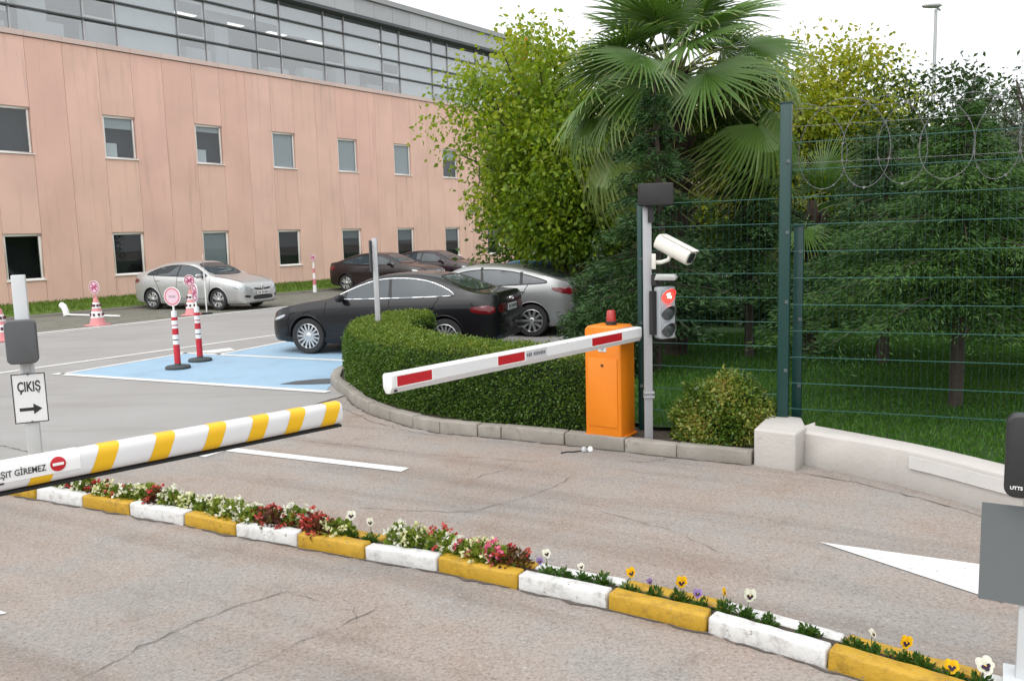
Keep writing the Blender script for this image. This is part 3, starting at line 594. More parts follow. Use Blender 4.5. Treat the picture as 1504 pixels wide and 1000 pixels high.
MB().prism(rounded_rect(.235, .425, .004, 2), 0, .006, plate_matrix((-.088, -.002, .575))).obj('blank_plate', pm('plate_grey', (.125, .14, .145), .5, var=.04), rp)
MB().box((.0, .03, .02), (.2, .2, .02)).obj('base_plate', POSTP, rp)
MB().box((.02, -.001, .40), (.03, .012, .20)).obj('conduit_cover', POSTP, rp)

# ------------------------------------------------------------ signal pole, camera, lamp, traffic light
sp = thing('signal_pole', 'slim grey square pole standing beside the orange barrier cabinet', 'pole', (1.265, 7.86, .09), R(-6))
MB().box((0, 0, 1.09), (.078, .078, 2.18)).obj('pole', pm('pole_grey', (.34, .345, .36), .5, .2, var=.1, scale=4), sp, bevel=.006)
MB().box((.03, -.045, 2.10), (.05, .03, .13)).obj('bracket', DARK, sp)
mb = MB()
for z in (.42, .46): mb.box((.005, -.006, z), (.10, .10, .014))
mb.obj('strap', GALV, sp)
bx = thing('dark_box', 'plain black box mounted on top of the slim signal pole', 'box', (1.335, 7.80, 2.265), R(-8))
MB().prism(rounded_rect(.315, .20, .02), 0, .12, plate_matrix((0, .06, .105))).obj('housing', DARK, bx, bevel=.012)
MB().box((-.06, .02, .004), (.06, .06, .022)).obj('foot', DARK, bx)
# camera housing: points right, down and towards the viewer
cam_dir = Vector((.66, -.60, -.42)).normalized()
cm = thing('security_camera', 'white tubular security camera angled down above the traffic light', 'camera', (1.38, 7.78, 1.78))
zx = Vector((0, 0, 1)); sx_ = cam_dir.cross(zx).normalized(); ux = sx_.cross(cam_dir)
CMt = Matrix((sx_, ux, -cam_dir)).transposed().to_4x4(); CMt.translation = (.105, -.03, .10)
CAMW = pm('camera_cream', (.70, .68, .62), .4, var=.04)
bodyp = rounded_rect(.15, .145, .062, 6)
MB().prism(bodyp, -.20, .17, CMt).obj('camera_body', CAMW, cm, bevel=.008)
mb = MB(); mb.prism(rounded_rect(.10, .010, .004), -.225, .15, CMt @ Matrix.Translation((0, .075, 0))); mb.obj('sun_shield', CAMW, cm, bevel=.003)
MB().prism(rounded_rect(.105, .095, .03, 5), -.204, -.199, CMt).obj('front_window', CARGLASS, cm)
MB().lathe([(.030, -.2045), (.030, -.21), (.018, -.2075)], 20, CMt).obj('lens', DARK, cm)
MB().tube([(-.06, -.0, -.02), (.0, -.01, -.02), (.06, -.02, .0), (.08, -.02, .05)], .020, 10).obj('arm', CAMW, cm, smooth=50)
MB().box((-.072, .0, -.01), (.03, .09, .14)).obj('wall_plate', CAMW, cm, bevel=.004)
mb = MB()
for i in range(6): mb.prism(rounded_rect(.011, .020, .003, 2), .0755, .0762, CMt @ Matrix.Rotation(R(-90), 4, 'Y') @ Matrix.Translation((-.05 + .018 * i, -.005, 0)))
mb.obj('print', GREY, cm)['kind'] = 'stuff'
fl = thing('flood_lamp', 'small grey floodlight under the white security camera', 'lamp', (1.345, 7.80, 1.60), R(-20))
MB().prism([(-.02, 0), (.17, -.005), (.185, .02), (.165, .05), (0, .055)], -.06, .06, plate_matrix((0, 0, 0))).obj('housing', pm('lamp_grey', (.42, .43, .42), .4, .3), fl, bevel=.006)
MB().box((.09, -.0, -.006), (.14, .10, .008)).obj('lens', CARGLASS, fl); MB().box((-.025, .0, .0), (.05, .05, .10)).obj('bracket', DARK, fl)
tl = thing('traffic_light', 'small grey three lamp traffic light showing a red signal', 'traffic light', (1.405, 7.80, 1.06), R(24))
MB().prism(rounded_rect(.165, .475, .018), 0, .10, plate_matrix((0, .04, .24))).obj('housing', pm('signal_grey', (.33, .35, .37), .45, var=.08), tl, bevel=.006)
SIGR = emit('signal_red', (1.0, .02, .015), 3.2); SIGW = emit('signal_core', (1.0, .55, .45), 5)
for i, z in enumerate((.395, .24, .085)):
    ln = MB().lathe([(.066, 0), (.066, .008), (.05, .016), (.02, .02)], 28, plate_matrix((0, -.062, z))).obj('lamp_lens', SIGR if i == 0 else pm('signal_off', (.05, .06, .062) if i == 1 else (.03, .06, .058), .15, coat=.5), tl, smooth=50)
    mb = MB(); vs = []; K = 17
    for j in range(K):
        a = R(-20 + 220 * j / (K - 1)); ext = .075 * max(.15, math.sin(max(0, a if a > 0 else 0)) * .8 + .2)
        vs += [(.074 * math.cos(a), -.060, z + .074 * math.sin(a)), (.074 * math.cos(a), -.060 - ext, z + .074 * math.sin(a) - .004), (.071 * math.cos(a), -.060 - ext, z + .071 * math.sin(a) - .004), (.071 * math.cos(a), -.060, z + .071 * math.sin(a))]
    mb.add(vs, [(4 * j + q, 4 * j + 4 + q, 4 * j + 4 + (q + 1) % 4, 4 * j + (q + 1) % 4) for j in range(K - 1) for q in range(4)]); mb.obj('visor', pm('visor_grey', (.20, .215, .225), .5), tl, smooth=40)
mb = MB()
for dx, dz, r_ in ((-.012, .012, .012), (-.004, -.006, .014), (.016, -.012, .011), (.006, .018, .008)): mb.lathe([(r_, 0), (r_, .002)], 10, plate_matrix((dx, -.084, .395 + dz)))
mb.obj('lit_symbol', SIGW, tl)
MB().box((-.10, .02, .24), (.06, .05, .40)).obj('bracket', DARK, tl)

# ------------------------------------------------------------ delineators, cones, posts, lamp, flag, bits
REDB = pm('delineator_red', (.52, .02, .035), .5, var=.1); DISCP = pm('faded_disc', (.68, .48, .54), .5, var=.12); DISCR = pm('disc_magenta', (.36, .05, .13), .5, var=.15)
def disc_sign(parent, z, r, yaw, face, dense):
    M = plate_matrix((0, -.008, z), yaw); d_ = MB().prism(disc(r, 36), 0, .012, M).obj('disc', WHITE if not dense else WHITE, parent)
    mb = MB(); n = 36; a, b = disc(r * .93, n), disc(r * .76, n); vs = [M @ Vector((x, y, .013)) for x, y in a + b]
    mb.add(vs, [(i, (i + 1) % n, n + (i + 1) % n, n + i) for i in range(n)]); mb.obj('ring', DISCR if dense else PINKP, d_)
    MB().prism(disc(r * .75, n), .0121, .0132, M).obj('field', DISCP, d_)
    mb = MB()
    for ang in ((45, -45, 10) if dense else (0,)):
        ca, sa = math.cos(R(ang)), math.sin(R(ang)); l, w_ = r * (.66 if dense else .4), r * .12
        mb.prism([(ca * x - sa * y, sa * x + ca * y) for x, y in ((-l, -w_), (l, -w_), (l, w_), (-l, w_))], .0134, .0142 + ang * 1e-5, M)
    if dense: mb.prism(disc(r * .22, 12), .0144, .0152, M)
    mb.obj('symbol', DISCR if dense else pm('symbol_grey', (.42, .30, .36), .5), d_)
def delineator(label, loc, yaw, dense):
    t = thing('delineator_post', label, 'delineator post', loc, 0)
    MB().lathe([(.20, 0), (.20, .035), (.185, .05), (.06, .062), (.05, .09)], 28).obj('base', pm('base_rubber', (.045, .055, .06), .8, var=.2), t, smooth=40)
    for z0, z1, r_, m in ((.06, .40, .05, REDB), (.402, .47, .048, WHITE), (.472, .485, .046, BLACK), (.487, .565, .048, WHITE), (.567, .665, .05, REDB), (.667, .71, .047, WHITE), (.712, .725, .049, REDB), (.727, .80, .048, WHITE), (.802, .85, .05, REDB), (.852, .95, .044, WHITE)):
        MB().lathe([(r_, z0), (r_, z1)], 20).obj('band', m, t, smooth=40)
    MB().tube([(0, 0, .95), (0, 0, 1.06)], .016, 8).obj('stem', WHITE, t)
    disc_sign(t, 1.19, .155, yaw, None, dense)
delineator('red and white delineator post with pale pink disc on a black base', (-5.52, 13.90, .008), R(-15), False)
delineator('red and white delineator post with dark magenta disc on a black base', (-5.45, 14.72, .008), R(-52), True)
CONE = pm('cone_faded_pink', (.66, .26, .27), .6, var=.15)
def cone(label, loc, yaw, sign=True, h=.72):
    t = thing('traffic_cone', label, 'traffic cone', loc, yaw)
    MB().box((0, 0, .02), (.46, .46, .04)).obj('base', CONE, t, bevel=.01)
    MB().lathe([(.19, .04), (.155, .20), (.152, .201), (.115, .40), (.112, .401), (.05, h)], 24).obj('cone_body', CONE, t, smooth=30)
    for z0, z1 in ((.21, .37), (.45, .60)):
        rr = lambda z: .19 - (.14) * (z - .04) / (h - .04) + .004
        b = MB().lathe([(rr(z0), z0), (rr(z1), z1)], 24).obj('white_band', WHITE, t, smooth=40)
        mb = MB()
        for q in range(8): a = q * math.pi / 4 + .3; zz = (z0 + z1) / 2; mb.box(((rr(zz) + .002) * math.cos(a), (rr(zz) + .002) * math.sin(a), zz), (.05, .05, .06), a)
        mb.obj('dark_spots', pm('spot_plum', (.10, .02, .035), .6), b)
    if sign:
        MB().tube([(0, 0, h - .02), (0, 0, h + .12)], .022, 8).obj('stem', CONE, t); disc_sign(t, h + .27, .17, 0, None, True)
cone('faded pink cone with disc sign at the paved strip edge below the wall', (-10.72, 21.98, .005), R(-20))
cone('faded pink cone with disc sign just in front of the silver car', (-9.15, 24.35, .005), R(-10))
cone('faded pink cone beside the pale square exit sign post', (-11.35, 18.85, .005), R(-25), False)
t = thing('marker_post', 'slender red and white marker post with disc on the grass strip', 'marker post', (-7.35, 32.0, .10))
for i, (z0, z1) in enumerate(((0, .28), (.28, .5), (.5, .72), (.72, .9), (.9, 1.12))): MB().lathe([(.075 - .05 * z0 / 1.2, z0), (.075 - .05 * z1 / 1.2, z1 - .002)], 16).obj('band', WHITE if i % 2 == 0 else PINKP, t, smooth=40)
disc_sign(t, 1.3, .12, R(-20), None, True)
t = thing('sign_on_stick', 'narrow pale disc sign on a thin stem standing before the silver car', 'sign', (-8.80, 24.55, .005), 0)
MB().lathe([(.16, 0), (.16, .04), (.03, .06)], 16).obj('base', BLACK, t, smooth=40); MB().tube([(0, 0, .05), (0, 0, 1.35)], .02, 8).obj('stem', WHITE, t)
MB().prism(disc(.2, 28), -.008, .008, plate_matrix((0, 0, 1.52), R(-70))).obj('disc', pm('disc_back_grey', (.42, .40, .39), .5), t)
t = thing('sign_post', 'galvanised sign post rising out of the clipped hedge, plate edge on', 'sign post', (-1.86, 11.83, .09), R(0))
MB().box((0, 0, .98), (.072, .045, 1.96)).obj('post', GALV, t, bevel=.004)
MB().box((-.035, .06, 1.72), (.32, .004, .42), R(80)).obj('sign_plate', pm('plate_back', (.16, .165, .17), .5, .3), t); MB().box((-.01, .01, 1.72), (.10, .05, .03)).obj('clamp', pm('rust_clamp', (.20, .12, .09), .7), t)
t = thing('street_lamp', 'tall grey street lamp behind the trees against the white sky', 'street lamp', (19.6, 40, -.30), 0)
MB().tube([(0, 0, 0), (0, 0, 11.9)], [.12, .065], 12).obj('pole', GALV, t, smooth=60)
MB().tube([(.2, 0, 11.85), (.05, 0, 11.98), (-.25, 0, 12.02)], .05, 8).obj('arm', GALV, t, smooth=60)
MB().lathe([(.05, -.5), (.17, -.38), (.22, -.05), (.2, .25), (.05, .4)], 16, Matrix.Translation((-.15, 0, 12.07)) @ Matrix.Rotation(R(90), 4, 'Y') @ Matrix.Diagonal((.5, 1, 1, 1))).obj('lamp_head', pm('lamp_head_grey', (.45, .45, .45), .4), t, smooth=50)
t = thing('flag', 'small red and white flag on a pole half hidden behind the leafy tree', 'flag', (.72, 25.5, 0), 0)
MB().tube([(0, 0, 0), (0, 0, 7.9)], [.05, .03], 8).obj('flagpole', WHITE, t, smooth=60)
for nm, m_, x0, x1 in (('flag_cloth', pm('flag_red', (.62, .012, .04), .7), -.02, .34),):
    mb = MB(); vs = []
    for i in range(9):
        for j in range(9): u, v = i / 8, j / 8; vs.append((x0 - .38 * u * (1 - .3 * v), .06 * math.sin(u * 9 + v * 2), 7.75 - .85 * v - .45 * u))
    mb.add(vs, [(i * 9 + j, i * 9 + j + 1, i * 9 + 10 + j, i * 9 + 9 + j) for i in range(8) for j in range(8)]); fo = mb.obj(nm, m_, t, smooth=80)
    mb = MB(); n = 16; mb.prism([(.10 * math.cos(a) - .2, .10 * math.sin(a) + 7.2) for a in np.linspace(.6, 5.7, n)] + [(.078 * math.cos(a) - .175, .078 * math.sin(a) + 7.2) for a in np.linspace(5.4, .9, n)], .075, .08, plate_matrix((0, 0, 0))); mb.obj('crescent', WHITE, fo)
t = thing('cable_stub', 'small broken fitting with loose cable lying by the concrete kerb', 'fitting', (.67, 7.83, 0), 0)
MB().lathe([(.006, 0), (.028, .004), (.03, .03), (.012, .05)], 14, Matrix.Translation((-.02, 0, .0))).obj('grey_cap', GALV, t, smooth=50); MB().lathe([(.006, 0), (.026, .004), (.026, .03), (.012, .046)], 14, Matrix.Translation((.04, .01, 0))).obj('white_cap', WHITE, t, smooth=50)
MB().tube([(-.04, 0, .012), (-.12, -.02, .008), (-.18, -.01, .007), (-.24, -.045, .007)], .006, 6).obj('cable', BLACK, t, smooth=60)
t = thing('pipe_elbow', 'white plastic pipe elbow by the edge of the grass strip', 'pipe', (-13.3, 25.3, .02), R(-20))
MB().tube([(-.1, 0, .32), (-.02, 0, .28), (.05, 0, .16), (.08, 0, .0)], .09, 12).obj('elbow', WHITE, t, smooth=60); MB().tube([(.1, 0, .03), (2.4, -.3, .03)], .025, 8).obj('pipe', WHITE, t, smooth=60)

# ------------------------------------------------------------ cars
def loft(spec):
    L2 = spec['L'] / 2
    xs = np.unique(np.concatenate([np.linspace(-L2, L2, 61), L2 - np.array([.012, .03, .055, .09]), -L2 + np.array([.012, .03, .055, .09])]))
    top, belt, plan, bot = (hermite(spec[k_], xs) for k_ in ('top', 'belt', 'plan', 'bot'))
    vs = []; H = None
    for x, zt, zbel, w_, z0 in zip(xs, top, belt, plan, bot):
        zb = min(zbel, zt - .02); zb = max(zb, z0 + .05); gh = zt - zb; k_ = min(1, gh / .42); yt = w_ * (.945 - spec.get('tumble', .235) * k_); hb = zb - z0
        half = [(0, z0), (.80 * w_, z0), (.94 * w_, z0 + .025), (.978 * w_, z0 + .085), (.985 * w_, z0 + .22 * hb), (.992 * w_, z0 + .45 * hb), (1.0 * w_, z0 + .66 * hb), (.995 * w_, z0 + .80 * hb), (.985 * w_, z0 + .88 * hb), (.968 * w_, z0 + .955 * hb), (.945 * w_, zb)]
        for s_ in (.2, .45, .7, .86): half.append((.945 * w_ + (yt - .945 * w_) * (s_ / .9) ** 1.12, zb + s_ * gh))
        half += [(yt * .955, zb + .94 * gh), (yt * .86, zb + .978 * gh), (yt * .6, zb + .995 * gh), (yt * .3, zb + .999 * gh), (0, zt)]
        sec = half + [(-y, z) for y, z in half[1:-1]][::-1]; H = len(sec)
        vs += [(x, y, z) for y, z in sec]
    k_ = len(xs)
    fs = [(i * H + j, i * H + (j + 1) % H, (i + 1) * H + (j + 1) % H, (i + 1) * H + j) for i in range(k_ - 1) for j in range(H)]
    fs += [tuple(range(H))[::-1], tuple(range((k_ - 1) * H, k_ * H))]
    bm = bmesh.new(); V = [bm.verts.new(v) for v in vs]
    for f in fs: bm.faces.new([V[i] for i in f])
    bmesh.ops.recalc_face_normals(bm, faces=bm.faces); return bm
class Skin:
    def __init__(s, bm): s.t = BVHTree.FromBMesh(bm)
    def hit(s, a, b, ax, sg, off):
        o, d = {'y': (Vector((a, 3 * sg, b)), Vector((0, -sg, 0))), 'x': (Vector((6 * sg, a, b)), Vector((-sg, 0, 0))), 'z': (Vector((a, b, 4)), Vector((0, 0, -1)))}[ax]
        p, n, _, _ = s.t.ray_cast(o, d)
        return None if p is None else p + n * off
    def patch(s, poly, ax, sg, off=.004, step=.06, smooth=0):
        if smooth: poly = chaikin([(*q, 0) for q in poly], smooth); poly = [q[:2] for q in poly]
        pts = [Vector(q) for q in poly]; n = len(pts); xs_ = [p.x for p in pts]; ys_ = [p.y for p in pts]; inner = []
        for x in np.arange(min(xs_) + step / 2, max(xs_), step):
            for y in np.arange(min(ys_) + step / 2, max(ys_), step):
                q = Vector((x, y)); c_ = False
                for i in range(n):
                    a, b = pts[i], pts[i - 1]
                    if (a.y > y) != (b.y > y) and x < (b.x - a.x) * (y - a.y) / (b.y - a.y) + a.x: c_ = not c_
                if c_: inner.append(q)
        V_, _, F, _, _, _ = geometry.delaunay_2d_cdt(pts + inner, [(i, (i + 1) % n) for i in range(n)], [], 1, 1e-5)
        P = [s.hit(v.x, v.y, ax, sg, off) for v in V_]; mb = MB(); idx = {}; vv = []
        for i, p in enumerate(P):
            if p is not None: idx[i] = len(vv); vv.append(p)
        flip = (ax == 'y' and sg > 0) or (ax == 'x' and sg < 0)
        mb.add(vv, [[idx[i] for i in (f[::-1] if flip else f)] for f in F if all(i in idx for i in f)]); return mb
    def line(s, poly, ax, sg, off=.002, closed=False, smooth=0, r=.006, n=6, step=.05):
        if smooth: poly = [q[:2] for q in chaikin([(*q, 0) for q in poly], smooth, closed)]
        Q = list(poly) + ([poly[0]] if closed else []); pts = []
        for a, b in zip(Q[:-1], Q[1:]):
            k_ = max(1, int(math.dist(a, b) / step)); pts += [(a[0] + (b[0] - a[0]) * i / k_, a[1] + (b[1] - a[1]) * i / k_) for i in range(k_)]
        pts.append(Q[-1]); P = [p for p in (s.hit(a, b, ax, sg, off) for a, b in pts) if p is not None]
        return MB().tube(P, r, n) if len(P) > 1 else MB()
def wheel(parent, x, y, r, side, style):
    M = Matrix.Translation((x, y, r)) @ Matrix.Rotation(R(-90) * side, 4, 'X')      # lathe axis -> outwards
    rw = r * .70
    ty = MB().lathe([(rw, -.10), (r * .93, -.105), (r * .99, -.085), (r, -.05), (r, .05), (r * .99, .085), (r * .93, .102), (rw * 1.02, .10), (rw, .085)], 40, M, cap=False).obj('wheel', pm('tyre', (.02, .02, .021), .8, var=.2), parent, smooth=35)
    mb = MB(); mb.lathe([(rw * 1.01, -.08), (rw * 1.01, .092), (rw * .965, .098), (rw * .93, .08), (rw * .92, .02)], 40, M, cap=False)
    n, wd, dbl = {'multi': (15, .017, 0), 'five': (5, .030, .055), 'ten': (10, .024, 0)}[style]
    for i in range(n):
        for o_ in ((-dbl, dbl) if dbl else (0,)):
            a = 2 * math.pi * i / n; ca, sa = math.cos(a), math.sin(a)
            q = [(.04, -wd + o_ * .35), (rw * .97, -wd * 1.0 + o_), (rw * .97, wd * 1.0 + o_), (.04, wd + o_ * .35)]
            vs = [M @ Vector((ca * u - sa * v, sa * u + ca * v, z)) for z, kk in ((.055, 1), (.078, .75)) for u, v in q]
            mb.add(vs, [(3, 2, 1, 0), (4, 5, 6, 7), (0, 1, 5, 4), (1, 2, 6, 5), (2, 3, 7, 6), (3, 0, 4, 7)])
    mb.lathe([(.058, .05), (.058, .078), (.045, .086)], 20, M); mb.obj('rim', ALLOY, ty, smooth=35)
    MB().lathe([(rw * .91, -.02), (rw * .91, .0), (rw * .55, .01)], 24, M).obj('brake_disc', pm('brake_dark', (.035, .035, .037), .6, .5), ty)
CUTM = pm('wheel_well_black', (.008, .008, .008), .9)
def make_car(label, spec, paint, loc, yaw, group=None):
    t = thing('parked_car', label, 'car', loc, yaw, group); bm = loft(spec); sk = Skin(bm)
    me = bpy.data.meshes.new('body'); bm.to_mesh(me); bm.free(); body = link('body', me, [paint, CUTM], t)
    r = spec['r']; wx = spec['wheels']; wy = spec['track']
    cm_ = MB()
    for x in wx:
        for sd in (-1, 1): cm_.lathe([(r + .045, -.26), (r + .045, .3)], 40, Matrix.Translation((x, sd * (wy + .02), r + .01)) @ Matrix.Rotation(R(-90) * sd, 4, 'X'))
    cme = cm_.mesh('cut'); bmc = bmesh.new(); bmc.from_mesh(cme); bmesh.ops.recalc_face_normals(bmc, faces=bmc.faces); bmc.to_mesh(cme); bmc.free()
    cut = link('cut', cme, [paint, CUTM]); cme.polygons.foreach_set('material_index', [1] * len(cme.polygons))
    md = body.modifiers.new('b', 'BOOLEAN'); md.operation = 'DIFFERENCE'; md.object = cut; md.solver = 'EXACT'
    saved = body.parent; body.parent = None
    dg = bpy.context.evaluated_depsgraph_get(); nm = bpy.data.meshes.new_from_object(body.evaluated_get(dg)); body.modifiers.clear(); body.data = nm; body.parent = saved; bpy.data.objects.remove(cut)
    nm.polygons.foreach_set('use_smooth', [True] * len(nm.polygons)); nm.set_sharp_from_angle(angle=R(38))
    for sd in (-1, 1):
        sw = spec['side_win']; mb = sk.patch(sw, 'y', sd, .004, .07, 1); gl = mb.obj('side_window', CARGLASS, t, smooth=60)
        sk.line(sw, 'y', sd, .003, True, 1, spec.get('trim', .009)).obj('window_trim', CHROME if spec.get('chrome', True) else DARK, gl, smooth=60)
        for (a, b) in spec['pillars']:
            tt = Vector((b[0] - a[0], b[1] - a[1])).normalized(); q = Vector((-tt.y, tt.x)) * .035
            sk.patch([(a[0] - q.x, a[1] - q.y), (b[0] - q.x * .8, b[1] - q.y * .8), (b[0] + q.x * .8, b[1] + q.y * .8), (a[0] + q.x, a[1] + q.y)], 'y', sd, .007, .06).obj('pillar', DARK, gl)
        for pl in spec['seams']: sk.line(pl, 'y', sd, .0005, False, 0, .0065, 5).obj('door_seam', BLACK, t)
        for hx, hz in spec['handles']:
            p = sk.hit(hx, hz, 'y', sd, .012); MB().box((p.x, p.y, p.z), (.20, .024, .026)).obj('door_handle', paint, t, bevel=.008)
        for x in wx:
            wheel(t, x, sd * wy, r, sd, spec['rim'])
            a_ = [(x + (r + .045) * math.cos(th), r + .01 + (r + .045) * math.sin(th)) for th in np.linspace(R(2), R(178), 25)]
            sk.line(a_, 'y', sd, .002, False, 0, .010, 6).obj('arch_lip', paint, t, smooth=60)
        mx, mz = spec['mirror']; p = sk.hit(mx, mz, 'y', sd, 0)
        mb = MB(); mb.lathe([(.02, -.12), (.062, -.085), (.075, 0), (.07, .07), (.055, .10)], 14, Matrix.Translation((p.x - .02, p.y + sd * .13, p.z + .05)) @ Matrix.Rotation(R(90) * sd, 4, 'X') @ Matrix.Diagonal((.75, .95, 1.0, 1))); mr = mb.obj('mirror', paint if not spec.get('dark_mirror') else DARK, t, smooth=50)
        MB().box((p.x - .01, p.y + sd * .03, p.z + .02), (.06, .10, .03)).obj('mirror_arm', DARK, mr)
        for kk in ('tail_side', 'head_side'): 
            if kk in spec: sk.patch(spec[kk], 'y', sd, .005, .04, 1).obj('tail_lamp' if kk[0] == 't' else 'headlight', LAMPRED if kk[0] == 't' else LAMPCLR, t, smooth=60)
        if 'tail_rear' in spec: sk.patch([(q[0] * sd, q[1]) for q in spec['tail_rear']][::sd], 'x', -1, .005, .04, 1).obj('tail_lamp', LAMPRED, t, smooth=60)
        if 'head_front' in spec: sk.patch([(q[0] * sd, q[1]) for q in spec['head_front']][::sd], 'x', 1, .006, .04, 1).obj('headlight', LAMPCLR, t, smooth=60)
        sk.patch([(wx[0] - r - .06, spec['sill']), (wx[0] - r - .06, spec['sill'] - .085), (wx[1] + r + .06, spec['sill'] - .085), (wx[1] + r + .06, spec['sill'])], 'y', sd, .004, .2).obj('sill_trim', DARK, t)
    wsf = sk.patch(spec['windscreen'], 'x', 1, .004, .06, 1).obj('windscreen', CARGLASS, t, smooth=60)
    sk.line(spec['windscreen'], 'x', 1, .002, True, 1, .010).obj('windscreen_seal', BLACK, wsf)
    rwf = sk.patch(spec['rear_win'], 'x', -1, .004, .06, 1).obj('rear_window', CARGLASS, t, smooth=60)
    sk.line(spec['rear_win'], 'x', -1, .002, True, 1, .010).obj('rear_window_seal', BLACK, rwf)
    zr = spec['plate_rear']; pr = sk.hit(0, zr, 'x', -1, .012)
    pl = MB().prism(rounded_rect(.52, .115, .01), 0, .008, Matrix.Translation(pr) @ Matrix.Rotation(R(-90), 4, 'Z') @ plate_matrix((0, 0, 0))).obj('number_plate', PLATE, t)
    mb = MB()
    for i in range(7): mb.prism(rounded_rect(.036, .062, .004, 2), .0082, .009, Matrix.Translation(pr) @ Matrix.Rotation(R(-90), 4, 'Z') @ plate_matrix(((i - 3) * .062 + (.03 if i > 1 else 0) - .01, 0, 0)))
    mb.obj('plate_characters', INK, pl)['kind'] = 'stuff'
    pf = sk.hit(0, spec['plate_front'], 'x', 1, .012)
    pl = MB().prism(rounded_rect(.52, .11, .01), 0, .008, Matrix.Translation(pf) @ Matrix.Rotation(R(90), 4, 'Z') @ plate_matrix((0, 0, 0))).obj('number_plate', PLATE, t)
    mb = MB()
    for i in range(7): mb.prism(rounded_rect(.036, .062, .004, 2), .0082, .009, Matrix.Translation(pf) @ Matrix.Rotation(R(90), 4, 'Z') @ plate_matrix(((i - 3) * .062 + (.03 if i > 1 else 0) - .01, 0, 0)))
    mb.obj('plate_characters', INK, pl)['kind'] = 'stuff'
    for poly, m_, nm_ in spec.get('front', []): sk.patch(poly, 'x', 1, .005, .05, 1).obj(nm_, m_, t, smooth=60)
    for poly, m_, nm_ in spec.get('rear', []): sk.patch(poly, 'x', -1, .005, .05, 1).obj(nm_, m_, t, smooth=60)
    for poly in spec.get('rear_seams', []): sk.line(poly, 'x', -1, .0005, False, 0, .0045, 5).obj('boot_seam', BLACK, t)
    for poly in spec.get('hood_seams', []): sk.line(poly, 'z', 1, .0005, False, 0, .0065, 5).obj('bonnet_seam', BLACK, t)
    if 'emblem' in spec:
        poly, z_, end = spec['emblem']; pe = sk.hit(0, z_, 'x', end, .012)
        e = MB(); n = len(poly); Mx = Matrix.Translation(pe) @ Matrix.Rotation(R(90) * end, 4, 'Z') @ plate_matrix((0, 0, 0))
        for ring_ in poly:
            k_ = len(ring_); inn = [(x * .55 + 0, y * .6) for x, y in ring_] if end > 0 else [(sum(q[0] for q in ring_) / k_ + (x - sum(q[0] for q in ring_) / k_) * .72, y * .72) for x, y in ring_]
            vs = [Mx @ Vector((x, y, z)) for z in (0, .012) for x, y in list(ring_) + inn]
            e.add(vs, [(2 * k_ + i, 2 * k_ + (i + 1) % k_, 3 * k_ + (i + 1) % k_, 3 * k_ + i) for i in range(k_)] + [(i, (i + 1) % k_, 2 * k_ + (i + 1) % k_, 2 * k_ + i) for i in range(k_)])
        e.obj('emblem', CHROME, t)
    return t
